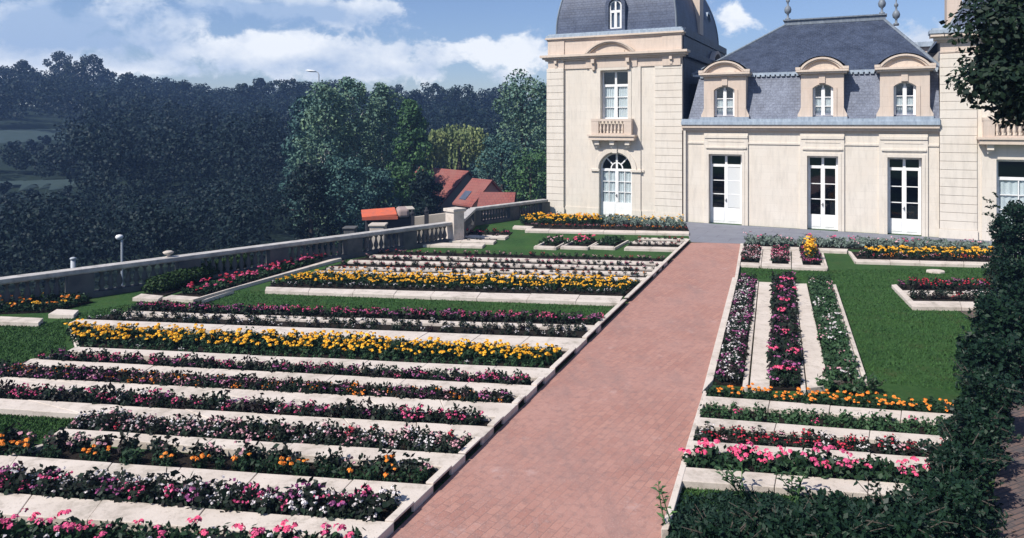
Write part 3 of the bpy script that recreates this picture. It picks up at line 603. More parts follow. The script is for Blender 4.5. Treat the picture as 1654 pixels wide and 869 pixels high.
b = MB(); b.box((RU0 - .1, RD - .12, ZR - .06), (RU1 + .1, RD + .6, ZR + .16)); b.box((RU0 - .16, RD - .2, ZR + .16), (RU1 + .16, RD + .66, ZR + .22)); pb(b, 'ridge_cap', 'lead_dark', uo)
b = MB(); b.tube([f0, r0], .07, 6); pb(b, 'hip_flashing', 'lead_dark', uo); b = MB(); b.tube([f1, r1], .07, 6); pb(b, 'hip_flashing', 'lead_dark', uo)
def finial(u, v, z):
    b = MB(); b.lathe([(.12, 0), (.12, .10), (.05, .14), (.05, .30), (.14, .38), (.17, .52), (.12, .66), (.05, .72), (.04, .86), (.09, .92), (.09, 1.0), (.03, 1.06), (.025, 1.2), (.05, 1.25), (.0, 1.36)], (u, v, z), 10); pb(b, 'finial', 'lead_dark', uo, smooth=True)
finial(RU0 + .05, RD, ZR + .2); finial(RU1 - .05, RD, ZR + .2); finial(RU1 + .55, RD + .55, ZR - .28)
# rear range seen over the hip
b = MB(); b.box((14.5, 11, 4), (20, 16, 8.6)); pb(b, 'rear_wall', 'pink'); b = MB(); b.box((14.3, 10.8, 8.6), (20.2, 16.2, 8.85)); pb(b, 'rear_cornice', 'lead')
# stone dormers
def stone_dormer(a, c, wa, wc):
    uc = (a + c) / 2; vf = -.02; b = MB()
    slab(b, a, c, 4.72, 6.62, vf, 1.1, [(wa, wc, 4.80, 6.18, .17)], sides='lr')
    for sgn, e in ((-1, a), (1, c)):        # scrolled feet
        pts = [(e, 4.72), (e + sgn * .13, 4.72), (e + sgn * .13, 4.90), (e + sgn * .05, 5.06), (e, 5.2)]; P = [(x, vf + .02, z) for x, z in pts]; Q = [(x, vf + .35, z) for x, z in pts]
        b.poly(P if sgn > 0 else P[::-1]); b.poly(Q[::-1] if sgn > 0 else Q)
        for i in range(len(P)): j = (i + 1) % len(P); b.poly([P[i], Q[i], Q[j], P[j]] if sgn > 0 else [P[j], Q[j], Q[i], P[i]])
    b.box((uc - .12, vf - .05, 6.22), (uc + .12, vf - .001, 6.60)); b.box((wa - .14, vf - .03, 4.80), (wa, vf - .001, 6.02)); b.box((wc, vf - .03, 4.80), (wc + .14, vf - .001, 6.02))
    dm = pb(b, 'dormer', 'pink')
    b = MB(); b.box((a - .12, vf - .16, 6.62), (c + .12, 1.1, 6.70)); b.box((a - .19, vf - .23, 6.70), (c + .19, 1.12, 6.785)); pediment(b, uc, (c - a) / 2 + .06, 6.785, .50, vf - .16, 1.4, .12, .12); b.box((uc - .45, vf - .10, 6.79), (uc + .45, vf - .02, 6.86))
    for e in (a - .10, c + .10): b.box((e - .1, vf - .24, 6.786), (e + .1, vf - .02, 6.90))
    pb(b, 'pediment', 'trim', dm)
    b = MB(); po = arc(a - .15, c + .15, 6.80, .53, 14)
    for (p0, q0), (p1, q1) in zip(po, po[1:]): b.poly([(p0, vf - .20, q0 + .025), (p1, vf - .20, q1 + .025), (p1, 1.8, q1 + .025), (p0, 1.8, q0 + .025)])
    pb(b, 'hood', 'lead_dark', dm)
    window(wa + .005, wc - .005, 4.81, 6.175, .16, 3, rise=.165, curtain=(5.6, .05), parent=dm, fw=.06)
    b = MB(); b.box((a - .14, -.14, 4.721), (c + .14, vf - .002, 4.80)); pb(b, 'sill', 'lead', dm)
stone_dormer(7.68, 9.50, 8.12, 9.02); stone_dormer(11.76, 13.42, 12.22, 13.02); stone_dormer(14.76, 16.52, 15.25, 16.05)

# --- right pavilion
ops = [(18.72, 21.6, .55, 3.14), (18.95, 21.35, 4.72, 7.08)]
b = MB(); slab(b, 16.90, 23.6, 0, 7.45, 0, .34, ops, sides=''); b.poly([(16.90, 0, 0), (16.90, 0, 7.45), (16.90, DEP, 7.45), (16.90, DEP, 0)]); b.poly([(23.6, 0, 0), (23.6, DEP, 0), (23.6, DEP, 7.45), (23.6, 0, 7.45)]); slab(b, 18.25, 22.0, 0, 7.2, -.06, -.001, ops); pb(b, 'wall', 'cream')
b = MB(); quoins(22.4, 23.65, .36, 7.25, .05, b=b); pb(b, 'quoin_strip', 'quoin')
b = MB(); quoins(16.86, 18.1, .36, 7.25, .05, b=b); b.box((16.83, -.08, 0), (18.13, .02, .355)); pb(b, 'quoin_strip', 'quoin', bevel=.008)
window(18.74, 21.58, .56, 3.13, .22, 3, top=2.4, cols=4, curtain=(2.4, .3), label='wide white window half hidden by the hedge'); window(18.97, 21.33, 4.73, 7.07, .22, 3, top=6.35, cols=2, curtain=(6.3, .3))
balcony(18.25, 22.0)
b = MB(); slab(b, 16.88, 23.62, 7.2, 7.72, -.03, .3, sides='lrd'); b.box((16.85, -.06, 7.30), (23.6, -.031, 7.36)); pb(b, 'frieze', 'pink')
b = MB(); moulding(b, 16.88, 23.62, [(7.72, 7.80, .10), (7.80, 7.92, .22), (7.92, 8.04, .36)], v_back=DEP); pb(b, 'cornice', 'trim')
b = MB(); moulding(b, 16.88, 23.62, [(8.04, 8.18, .40), (8.18, 8.26, .30)], v_back=DEP); pb(b, 'gutter', 'lead')
b = MB(); q0 = [(17.15, .3, 8.26), (23.4, .3, 8.26), (23.4, DEP, 8.26), (17.15, DEP, 8.26)]; q1 = [(19.6, 2.6, 12.2), (21, 2.6, 12.2), (21, DEP - 2.6, 12.2), (19.6, DEP - 2.6, 12.2)]
for k in range(4): b.poly([q0[k], q0[(k + 1) % 4], q1[(k + 1) % 4], q1[k]])
b.poly(q1); ro = pb(b, 'hip_roof', 'slate'); b = MB()
for k in range(4): b = MB(); b.tube([q0[k], q1[k]], .07, 6); pb(b, 'hip_flashing', 'lead_dark', ro)
b = MB(); b.box((17.55, 5.4, 8.3), (18.15, 6.5, 13.6)); b.box((17.48, 5.33, 13.6), (18.22, 6.57, 13.9)); pb(b, 'chimney', 'pink')

# ------------------------------------------------------------------ balustrades on the terrace edge
def balustrade(name, pts, label, piers, top=.78, count=60, tall=()):
    o = empty(name, (pts[0][0], pts[0][1], 0), label=label, cat='balustrade')
    p0, p1 = Vector((*pts[0], 0)), Vector((*pts[1], 0)); d = (p1 - p0); Ln = d.length; d.normalize(); nrm = Vector((-d.y, d.x, 0))
    def strip(b, s0, s1, w, z0, z1):
        a, c = p0 + d * s0, p0 + d * s1; b.prism([tuple((a - nrm * w)[:2]), tuple((c - nrm * w)[:2]), tuple((c + nrm * w)[:2]), tuple((a + nrm * w)[:2])], z0, z1)
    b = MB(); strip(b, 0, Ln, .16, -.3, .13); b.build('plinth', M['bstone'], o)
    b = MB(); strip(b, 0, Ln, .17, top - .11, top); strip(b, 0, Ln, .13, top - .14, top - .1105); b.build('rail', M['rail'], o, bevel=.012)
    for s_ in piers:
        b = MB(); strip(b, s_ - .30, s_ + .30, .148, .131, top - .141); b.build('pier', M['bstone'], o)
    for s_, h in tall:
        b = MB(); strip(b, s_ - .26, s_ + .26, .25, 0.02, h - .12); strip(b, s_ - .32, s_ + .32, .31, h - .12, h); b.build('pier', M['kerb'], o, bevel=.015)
    allp = sorted(list(piers) + [t[0] for t in tall]); spans = list(zip(allp, allp[1:])); tot = sum(c - a - .8 for a, c in spans); me = None
    for a, c in spans:
        n = max(1, int(round(count * (c - a - .8) / tot)))
        for i in range(n):
            s_ = a + .40 + (c - a - .80) * (i + .5) / n; p = p0 + d * s_
            if me is None:
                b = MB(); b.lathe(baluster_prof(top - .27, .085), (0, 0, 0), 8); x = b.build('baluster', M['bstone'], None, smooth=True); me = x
            else: x = me.copy(); col.objects.link(x)
            x.parent = o; x.location = (p.x - p0.x, p.y - p0.y, .13)
L1 = (Vector(EDGE[2]) - Vector(EDGE[1])).length
balustrade('balustrade', [(-21.0, 8.55), (-2.05, 27.35)], 'long grey stone balustrade with pale rail along the left edge of the lawn', [.3, 5.2, 8.2, 11.2, 13.9, 16.6, 19.3, 22.0, 24.3], count=92, tall=[(26.5, 1.28)])
balustrade('balustrade', [(-1.75, 31.5), (1.66, 35.2)], 'short balustrade between the pale pier and the corner of the chateau', [.1, 2.6, 4.9], count=17)
balustrade('balustrade', [(-2.02, 27.7), (-1.75, 31.3)], 'return of the stone balustrade running back behind the pale pier', [.3, 3.4], count=10)

# ------------------------------------------------------------------ kerbs and planted beds
def lerp(a, c, t): return a + (c - a) * t
def kerb(name, q, parent=None, z=.10, stones=None, mt='kerb', **k):
    """q: four ground points (front left, front right, back right, back left); laid as a run of stones"""
    q = [Vector((p.x, p.y)) for p in q]; Ln = ((q[1] - q[0]).length + (q[2] - q[3]).length) / 2
    n = stones or max(1, int(round(Ln / 1.12))); b = MB(); cuts = [0] + [(i + random.uniform(-.16, .16)) / n for i in range(1, n)] + [1]
    for t0, t1 in zip(cuts, cuts[1:]):
        g = .004 / max(Ln, .1); a0, a1 = (t0 + g if t0 else 0), (t1 - g if t1 < 1 else 1); dz = random.uniform(-.006, .006); j = [random.uniform(-.007, .007) for _ in range(4)]
        P = [lerp(q[0], q[1], a0), lerp(q[0], q[1], a1), lerp(q[3], q[2], a1), lerp(q[3], q[2], a0)]
        w = (q[3] - q[0]).normalized() if (q[3] - q[0]).length > 0 else Vector((0, 1)); P = [p + w * jj for p, jj in zip(P, j)]
        b.prism([tuple(p) for p in P], -.02, [z + dz + random.uniform(-.002, .002) for _ in range(4)])
    return b.build(name, M[mt], parent, bevel=.008)
def lipped(name, q, parent=None, z=.125):      # a coping stone over a recessed foot, coloured dark to stand in for shade
    o = kerb(name, q, parent, z=z, stones=1)
    for v in o.data.vertices:
        if v.co.z < 0: v.co.z = z - .028
    c = sum(((Vector((p.x, p.y, 0))) for p in q), Vector()) / 4; ins = []
    w0 = (q[1] - q[0]); w0.z = 0
    b = MB(); f = .06; q2 = [Vector((p.x, p.y, 0)) for p in q]
    ex = (q2[1] - q2[0]) if (q2[1] - q2[0]).length < (q2[2] - q2[1]).length else (q2[2] - q2[1]); sh_ = -ex.normalized() * .035 if ex.x > 0 else ex.normalized() * .035
    q3 = [q2[0], q2[1], q2[2], q2[3]]
    if (q2[1] - q2[0]).length < (q2[2] - q2[1]).length: q3[1] = q3[1] + sh_; q3[2] = q3[2] + sh_
    else: q3[0] = q3[0] + sh_; q3[1] = q3[1] + sh_
    b.prism([tuple(p[:2]) for p in q3], -.02, z - .029); b.build('foot', M['soil'], o if parent is None else parent); return o
PLANTS = {}      # kind -> list of (distance, position, scale, rotation, look, label, group)
def sow(kind, looks, quad, label, group, step=.2, ranks=None, sc_=1.0, jit=.3, skip=0.0):
    """quad: ground points fl, fr, br, bl; looks: list of (petal colour, weight)"""
    fl, fr, br_, bl = quad
    if ((bl - fl).length + (br_ - fr).length) > 1.15 * ((fr - fl).length + (br_ - bl).length): fl, fr, br_, bl = fr, br_, bl, fl
    Ln = max((fr - fl).length, (br_ - bl).length); wd = ((bl - fl).length + (br_ - fr).length) / 2
    n = max(1, int(Ln / step)); r = ranks or max(1, int(round(wd / (step * .95)))); names = [x[0] for x in looks]; ws = [x[1] for x in looks]
    for j in range(r):
        for i in range(n):
            if random.random() < skip: continue
            u = (i + .5 + random.uniform(-jit, jit) + .25 * (j % 2)) / n; v = (j + .5 + random.uniform(-jit, jit) * .7) / r
            if not 0 < u < 1: continue
            p = lerp(lerp(fl, fr, u), lerp(bl, br_, u), v)
            look = random.choices(names, ws)[0]
            PLANTS.setdefault(kind, []).append((math.hypot(p.x, p.y), (p.x, p.y, .03), sc_ * random.uniform(.76, 1.24), random.uniform(0, 6.28), look, label, group))
HP = .17
def XL(y): return PL(y)
def row_bed(label, TL, TR, BR, BL, prevBL, prevBR, hp=HP, soil=True, side_kerb=True, left_kerb=False):
    """front kerb TL TR BR BL (photo points of its top), then the soil strip reaching back to the kerb behind"""
    z = .10; f0, f1 = G(*TL, z), G(*TR, z)
    bk = None
    if prevBL: bk = (G(*prevBL, hp), G(*prevBR, hp))
    return f0, f1, bk
# bands of the left garden: kerb top edge (far side) L, R and near side L, R in photo points, nearest first
BANDS = [
    dict(t=((0, 794), (621, 843)), n=((0, 819), (602, 872))),
    dict(t=((0, 734), (687, 782)), n=((0, 756), (664, 803))),
    dict(t=((100, 692), (741, 733)), n=((86, 702), (727, 747))),
    dict(t=((0, 643), (788, 689)), n=((0, 657), (774, 703))),
    dict(t=((0, 608), (829, 652)), n=((0, 617), (814, 667))),
    dict(t=((50, 579), (864, 623)), n=((32, 590), (851, 637))),
    dict(t=((122, 560), (892, 595)), n=((108, 567), (880, 607))),
    dict(t=((126, 515), (943, 546)), n=((111, 521), (932, 557))),
]
ROWN = ['row nearest the camera', 'second row from the camera', 'third row from the camera', 'fourth row from the camera', 'fifth row from the camera', 'sixth row from the camera', 'broad seventh row from the camera', 'row just before the wide lawn strip']
SPEC = [   # (kind, looks, step, scale, colour words)
    ('begonia', [('white', 5), ('purple', 2), ('pink', 2), ('none', 2)], .17, 1.0, 'bronze leaves and white, pink and mauve flowers'),
    ('marigold', [('orange', 4), ('none', 5)], .17, .95, 'dark leaves and scattered orange heads'),
    ('begonia', [('palepink', 4), ('white', 3), ('none', 2), ('red', 1)], .16, .8, 'bronze leaves and blush white flowers'),
    ('begonia', [('pink', 3), ('none', 8), ('purple', 2), ('white', 1)], .19, 1.0, 'dark leaves and few magenta flowers'),
    ('begonia', [('orange', 2), ('palepink', 2), ('purple', 2), ('none', 7)], .17, .8, 'dark leaves and small orange and mauve flowers'),
    ('begonia', [('pink', 3), ('purple', 2), ('none', 6)], .18, .85, 'green leaves and small rose pink flowers'),
    ('marigold', [('yellow', 7), ('none', 1)], .17, 1.0, 'many golden yellow heads'),
    ('begonia', [('none', 5), ('white', 2)], .17, .75, 'green leaves and a few white flowers'),
]
WEDGE = lambda p, side, z: G(*p, z)
bedlist = []
for i, bd in enumerate(BANDS):
    hp = .20 * SPEC[i][3]
    far0, far1 = G(*bd['t'][0], .10), G(*bd['t'][1], .10)
    if i + 1 < len(BANDS): b0, b1 = G(*((148, 665) if i == 2 else BANDS[i + 1]['n'][0]), hp * .85), G(*BANDS[i + 1]['n'][1], hp * .85)
    else: b0, b1 = G(186, 507, .02), G(962, 531, .02)
    # a strip must keep some width
    if (b0 - far0).y < .22: b0 = far0 + (b0 - far0).normalized() * .22
    if (b1 - far1).y < .22: b1 = far1 + (b1 - far1).normalized() * .22
    bedlist.append([far0, far1, b0, b1])
def extend(p, q, s): d = (p - q).normalized(); return p + d * s
for i, bd in enumerate(BANDS):
    far0, far1, b0, b1 = bedlist[i]
    cut = bd['t'][0][0] == 0
    if i == 0: n0, n1 = G(*bd['n'][0], .17), G(*bd['n'][1], .10)
    else: n0, n1 = bedlist[i - 1][2], bedlist[i - 1][3]
    if cut:
        far0 = extend(far0, far1, 3.0); 
        if BANDS[i]['n'][0][0] == 0 and i != 4: n0 = extend(n0, n1, 3.0)
    if not cut and i in (2, 5, 6, 7): n0 = G(*bd['n'][0], .10) if i != 7 else G(*bd['n'][0], .10)
    bl_ = extend(b0, b1, 3.0) if cut and BANDS[min(i + 1, 7)]['n'][0][0] == 0 else b0
    if cut and i == 1: bl_ = lerp(b0, b1, .0)
    if cut and i == 4: bl_ = extend(b0, b1, .8)
    cxp = (far0 + far1) / 2
    o = empty('flower_bed', (cxp.x, cxp.y, 0), label='flower bed in cream kerbs, ' + ROWN[i] + ', left garden', cat='flower bed', group='long flower beds left of the brick path')
    e1 = lambda y: G(PL(y), y, 0)
    # path line as ground line: clip right ends to it
    pa, pc = G(PL(860), 860, 0), G(PL(400), 400, 0)
    def onpath(p, q, off):      # where the line q-p reaches the path edge (off metres short of it)
        d = (p - q); dl = pc - pa; nn = Vector((-dl.y, dl.x, 0)).normalized()
        t = ((pa - q).dot(nn) + off) / d.dot(nn); return q + d * t
    F0, F1 = onpath(Vector((far1.x, far1.y, 0)), Vector((far0.x, far0.y, 0)), 0), onpath(Vector((n1.x, n1.y, 0)), Vector((n0.x, n0.y, 0)), 0)
    kerb('kerb', [n0, F1, F0, far0], o)
    S1 = onpath(Vector((b1.x, b1.y, 0)), Vector((b0.x, b0.y, 0)), 0); S1i = onpath(Vector((b1.x, b1.y, 0)), Vector((b0.x, b0.y, 0)), .10); F0i = onpath(Vector((far1.x, far1.y, 0)), Vector((far0.x, far0.y, 0)), .10)
    lipped('end_kerb', [F0i, F0, S1, S1i], o)
    if i in (1, 2, 5, 6):       # a narrow kerb closes the left end too
        a_, c_ = far0, bl_
        if i == 1: a_, c_ = G(6, 735, .1), b0
        if i == 2: a_, c_ = far0, b0
        kerb('end_kerb', [a_, a_ + Vector((.09, 0, 0)), c_ + Vector((.09, 0, 0)), c_], o, z=.09, stones=2)
        if i == 1: bl_ = c_
        if i == 2: bl_ = c_
    sb = MB(); sb.prism([(far0.x, far0.y), (F0i.x, F0i.y), (S1i.x, S1i.y), (bl_.x, bl_.y)], -.01, .035); sb.build('soil', M['soil'], o)
    kind, looks, st, scl, words = SPEC[i]
    z_ = lambda p: Vector((p.x, p.y, 0)); q_ = (z_(far0), z_(lerp(F0i, far0, .012)), z_(lerp(S1i, bl_, .012)), z_(bl_))
    if i == 1:      # scattered orange heads near the front, dark tall foliage behind
        mid0, mid1 = lerp(q_[0], q_[3], .5), lerp(q_[1], q_[2], .5)
        sow('marigold', looks, (q_[0], q_[1], mid1, mid0), 'orange-headed marigold at the front of the second flower row from the camera', 'marigolds of the second row left of the path', .19, 1, .9)
        sow('begonia', [('none', 6), ('palepink', 2), ('orange', 1)], (mid0, mid1, q_[2], q_[3]), 'dark-leaved begonia standing behind the orange marigolds of the second row', 'dark begonias of the second row left of the path', .19, 1, 1.05)
    elif i == 6:
        mid0, mid1 = lerp(q_[0], q_[3], .22), lerp(q_[1], q_[2], .22)
        sow('begonia', [('none', 8), ('white', 1)], (q_[0], q_[1], mid1, mid0), 'small dark green plant edging the broad golden marigold bed', 'edging plants of the broad marigold bed', .17, 1, .6)
        sow('marigold', looks, (mid0, mid1, lerp(q_[2], q_[1], .1), q_[3]), 'golden yellow marigold in the broad bed of the left garden', 'marigolds of the broad golden bed left of the path', .20, 4, 1.0)
    else:
        sow(kind, looks, q_, f'{kind} in the {ROWN[i]} left of the path', f'{kind}s of the {ROWN[i]} left of the path', st * (.88 if i < 4 else 1), (3 if i < 3 else 2) if i not in (4, 5) else None, scl * (1.0 if i < 3 else .88))
# the row at the very bottom edge of the picture
q_ = [G(0, 905, .03), G(560, 920, .03), G(560, 905, .17), G(0, 826, .17)]
q_ = [Vector((-8.3, 6.55, 0)), Vector((-1.7, 6.62, 0)), Vector((-1.72, 7.25, 0)), Vector((-8.0, 7.98, 0))]
o = empty('flower_bed', (-5, 7.3, 0), label='bed of white begonias and rose pink flowers nearest the camera', cat='flower bed', group='long flower beds left of the brick path')
q_ = [Vector((-8.3, 6.75, 0)), Vector((-1.75, 6.60, 0)), Vector((-1.60, 7.50, 0)), Vector((-8.0, 8.12, 0))]
sb = MB(); sb.prism([tuple(p[:2]) for p in q_], -.01, .035); sb.build('soil', M['soil'], o)
sow('begonia', [('white', 5), ('none', 2)], (q_[0], q_[1], lerp(q_[1], q_[2], .62), lerp(q_[0], q_[3], .62)), 'white begonia with bronze leaves in the bed nearest of all', 'white begonias in the bed nearest of all', .15, 4, 1.1)
sow('geranium', [('hot', 2), ('pink', 2), ('none', 4)], (lerp(q_[0], q_[3], .66), lerp(q_[1], q_[2], .66), q_[2], q_[3]), 'rose pink geranium behind the white begonias at the bottom edge', 'pink geraniums in the bed nearest of all', .16, 2, .82)

def bed(label, group, kerbs, soils, sows):
    """kerbs: lists of four photo points (top faces); soils: quads of photo points; sows: (kind, looks, quad or soil index, label, group, step, ranks, scale)"""
    p = G(*kerbs[0][0]) if kerbs else G(*soils[0][0]); o = empty('flower_bed', (p.x, p.y, 0), label=label, cat='flower bed', group=group)
    for k in kerbs: kerb('kerb', [G(*q, .09) for q in k], o, z=.09)
    for s_ in soils:
        sb = MB(); sb.prism([tuple(G(*q, .03)[:2]) for q in s_], -.01, .034); sb.build('soil', M['soil'], o)
    for kind, looks, q, lb, gr, st, rk, scl in sows:
        q = [G(*x, .03) for x in (soils[q] if isinstance(q, int) else q)]; q = [Vector((v.x, v.y, 0)) for v in q]; sow(kind, looks, q, lb, gr, st, rk, scl)
# pink row behind the last long bed, and its inner kerb
bed('pink edged bed between the wide lawn strip and the white flecked row', 'long flower beds left of the brick path',
    [[(196, 507), (966, 531), (971, 526), (207, 502)]], [[(205, 503), (970, 526), (978, 518), (222, 497)]],
    [('begonia', [('pink', 4), ('purple', 5), ('none', 2)], 0, 'mauve pink begonia along the near edge of the wide lawn strip', 'mauve pink begonias beside the wide lawn strip', .16, 2, .85)])
# far block of thin rows
far = [((430, 463), (1006, 478), (1000, 489), (428, 469)), ((512, 437), (1047, 448), (1042, 452), (506, 440)), ((532, 430), (1060, 439), (1055, 443), (527, 433)), ((566, 419.5), (1069, 431), (1065, 434.5), (561, 423)), ((602, 411), (1078, 422.5), (1073, 426.5), (596, 414))]
bed('wide bed of golden marigolds between two lawns left of the path', 'far rows left of the brick path', [[far[0][3], far[0][2], far[0][1], far[0][0]]], [[(434, 462), (1008, 477), (1040, 453), (500, 441)]],
    [('marigold', [('yellow', 6), ('none', 1)], [(440, 459), (1005, 474), (1036, 457), (500, 445)], 'small golden marigold in the wide bed between two lawns', 'marigolds of the wide bed between two lawns', .21, 5, .95),
     ('begonia', [('white', 3), ('none', 2)], [(436, 462), (1008, 476.5), (1010, 474), (440, 460)], 'small white edging plant before the distant golden marigolds', 'white edging before the distant marigolds', .2, 1, .6)])
farsp = [('orange', 'red', 'copper and red'), ('red', 'palepink', 'dark red'), ('pink', 'palepink', 'rose'), ('palepink', 'red', 'salmon')]
for k in range(1, 5):
    fr_ = far[k]; nx = far[k + 1] if k < 4 else None
    bkl, bkr = (nx[3], nx[2]) if nx else ((622, 405), (1085, 417))
    s_ = [(fr_[0][0] + 2, fr_[0][1]), (fr_[1][0] - 5, fr_[1][1]), (bkr[0] - 4, bkr[1] + 1), (bkl[0], bkl[1] + 1)]
    bed('thin bed of ' + farsp[k - 1][2] + ' begonias in the far block of narrow rows', 'far rows left of the brick path', [[fr_[3], fr_[2], fr_[1], fr_[0]]], [s_],
        [('begonia', [(farsp[k - 1][0], 5), (farsp[k - 1][1], 2), ('none', 2)], 0, farsp[k - 1][2] + ' begonia in a narrow row of the far block', farsp[k - 1][2] + ' begonias of the far block', .2, 1, .62)])
# kerb line along the lawns on the left of the path
def path_kerb(y0, y1, label, w=.10):
    a0, a1 = G(PL(y0), y0, 0), G(PL(y1), y1, 0); i0, i1 = a0 + Vector((-w * 1.2, 0, 0)), a1 + Vector((-w * 1.2, 0, 0))
    o = lipped('kerb', [a0, a1, i1, i0], None); tag(o, label, 'kerb', 'kerbs along the left edge of the path')
path_kerb(533, 491, 'pale kerb edging the wide lawn strip beside the path'); path_kerb(488, 420, 'pale kerb beside the path at the far block of narrow rows'); path_kerb(419, 391, 'short pale kerb at the far left corner of the path')
# small far beds
bed('low bed with stepped pale kerbs near the balustrade pier', 'small far beds on the left lawn', [[(658, 395), (779, 397.5), (784, 393), (662, 390.5)], [(700, 388.5), (797, 391.5), (802, 387.5), (706, 384.5)], [(728, 382.5), (816, 384), (822, 380), (735, 379)]],
    [[(664, 390), (786, 392.5), (796, 388), (695, 385)], [(706, 384), (802, 387), (812, 381), (730, 379)], [(735, 379), (822, 380), (828, 375), (750, 373)]],
    [('begonia', [('white', 3), ('none', 3)], 0, 'small white plant in the stepped bed by the balustrade pier', 'white plants by the balustrade pier', .22, 1, .6), ('begonia', [('palepink', 3), ('none', 2)], 1, 'blush plant in the stepped bed by the balustrade pier', 'blush plants by the balustrade pier', .22, 1, .6), ('begonia', [('red', 3), ('pink', 2), ('none', 1)], 2, 'red plant in the stepped bed by the balustrade pier', 'red plants by the balustrade pier', .22, 2, .7)])
for x0, x1, lk, nm in [(862, 895, 'palepink', 'leftmost'), (905, 946, 'hot', 'middle'), (953, 990, 'none', 'rightmost')]:
    w = 3.2
    bed(f'small square bed with pale kerb, {nm} of the three on the far left lawn', 'three small square beds on the far left lawn',
        [[(x0, 398.5), (x1, 400), (x1 + 2.5, 397.5), (x0 + 2.5, 396)], [(x0, 398.5), (x0 + w, 398.5), (x0 + 25 + w, 386), (x0 + 25, 386)], [(x1, 400), (x1 + w, 400), (x1 + 23 + w, 387.5), (x1 + 23, 387.5)]],
        [[(x0 + 5, 396), (x1, 397.5), (x1 + 20, 388), (x0 + 26, 387)]], [('geranium', [(lk, 4), ('none', 3)], 0, f'plant in the {nm} small square bed on the far left lawn', f'plants of the {nm} small square bed', .24, 3, .8)])
bed('two-step bed of dark red plants at the far end of the path', 'small far beds on the left lawn', [[(1008, 401), (1092, 403), (1096, 399.5), (1012, 397.5)], [(1020, 391.5), (1100, 393), (1104, 390.5), (1024, 389)], [(1030, 386), (1108, 387.5), (1111, 385), (1033, 383.5)]],
    [[(1014, 397), (1096, 399), (1100, 393.5), (1020, 392)], [(1024, 388.5), (1104, 390), (1107, 387.8), (1030, 386.5)]],
    [('begonia', [('red', 4), ('white', 2), ('none', 2)], 0, 'dark red plant in the two-step bed at the path end', 'dark red plants in the two-step bed', .22, 2, .65), ('begonia', [('red', 4), ('none', 2)], 1, 'dark red plant on the upper step of the bed at the path end', 'plants of the upper step at the path end', .22, 1, .6)])
bed('long bed of yellow and silver plants at the foot of the domed pavilion', 'beds at the foot of the chateau', [[(828, 367), (858, 368.5), (862, 365.5), (831, 364)], [(848, 372.5), (1113, 377.5), (1113, 373.5), (851, 369)]],
    [[(852, 368.5), (1113, 373), (1108, 362), (838, 350.5)]],
    [('marigold', [('yellow', 5), ('orange', 1), ('none', 1)], [(842, 363), (975, 362), (965, 353), (842, 352)], 'yellow marigold at the foot of the domed pavilion', 'yellow marigolds at the foot of the domed pavilion', .24, 5, 1.25),
     ('silver_plant', [('yellow', 1), ('none', 3)], [(975, 364), (1108, 369), (1100, 360), (968, 355)], 'silver leaved plant at the foot of the domed pavilion', 'silver leaved plants at the pavilion foot', .27, 4, 1.2),
     ('begonia', [('red', 3), ('orange', 3), ('palepink', 2)], [(855, 367.5), (1113, 372.5), (1112, 370), (860, 364)], 'copper begonia edging the bed at the pavilion foot', 'copper begonias edging the pavilion bed', .2, 1, .7)])
# diagonal beds beside the balustrade
bed('diagonal bed of crimson flowers running beside the balustrade', 'diagonal beds beside the balustrade', [[(262, 480.5), (312, 484), (322, 479), (277, 476)], [(312, 484), (322, 480), (552, 417), (545, 415.5)], [(325, 486), (333, 482.5), (378, 468.5), (371, 471)]],
    [[(283, 476), (322, 479), (545, 415.5), (527, 414)]], [('geranium', [('pink', 4), ('red', 4), ('none', 3)], 0, 'crimson geranium in the diagonal bed beside the balustrade', 'crimson geraniums beside the balustrade', .2, None, .8)])
o = bed('narrow bed filled by a clipped box hedge beside the balustrade', 'diagonal beds beside the balustrade', [[(214, 480.5), (256, 482.5), (264, 477.5), (228, 474)]], [[(232, 475), (268, 476.5), (402, 432), (385, 430)]], [])
hb = []
for i in range(60):
    t = i / 59; p = lerp(G(250, 474, 0), G(394, 431.5, 0), t); P, D = ellipsoid_pts(170, (p.x, p.y, .20), (.34, .30, .26), .75); hb.append(rquads(P, .065, .3, 1.5, D, .7))
q4 = G(320, 452); x = quad_mesh('box_hedge', np.concatenate(hb), M['leaf_box'], loc=(q4.x, q4.y, 0)); tag(x, 'low clipped box hedge in the narrow bed beside the balustrade', 'hedge')
bed('short kerbed bed of yellow and rust flowers at the far left below the balustrade', 'far left beds', [[(0, 519.5), (62, 521.5), (70, 514), (0, 511)], [(78, 507.5), (119, 509), (127, 501), (92, 499.5)]], [[(-60, 508), (84, 503), (150, 487), (40, 480)]],
    [('marigold', [('none', 5), ('yellow', 1), ('orange', 1)], 0, 'dark plant with few yellow heads at the far left below the balustrade', 'plants of the far left bed', .24, 6, 1.0)])
kerb_o = kerb('kerb', [G(150, 476, .03), G(228, 463.5, .03), G(228, 462, .03), G(150, 474, .03)], None, z=.05); tag(kerb_o, 'thin pale edging stone in the grass below the balustrade', 'kerb')

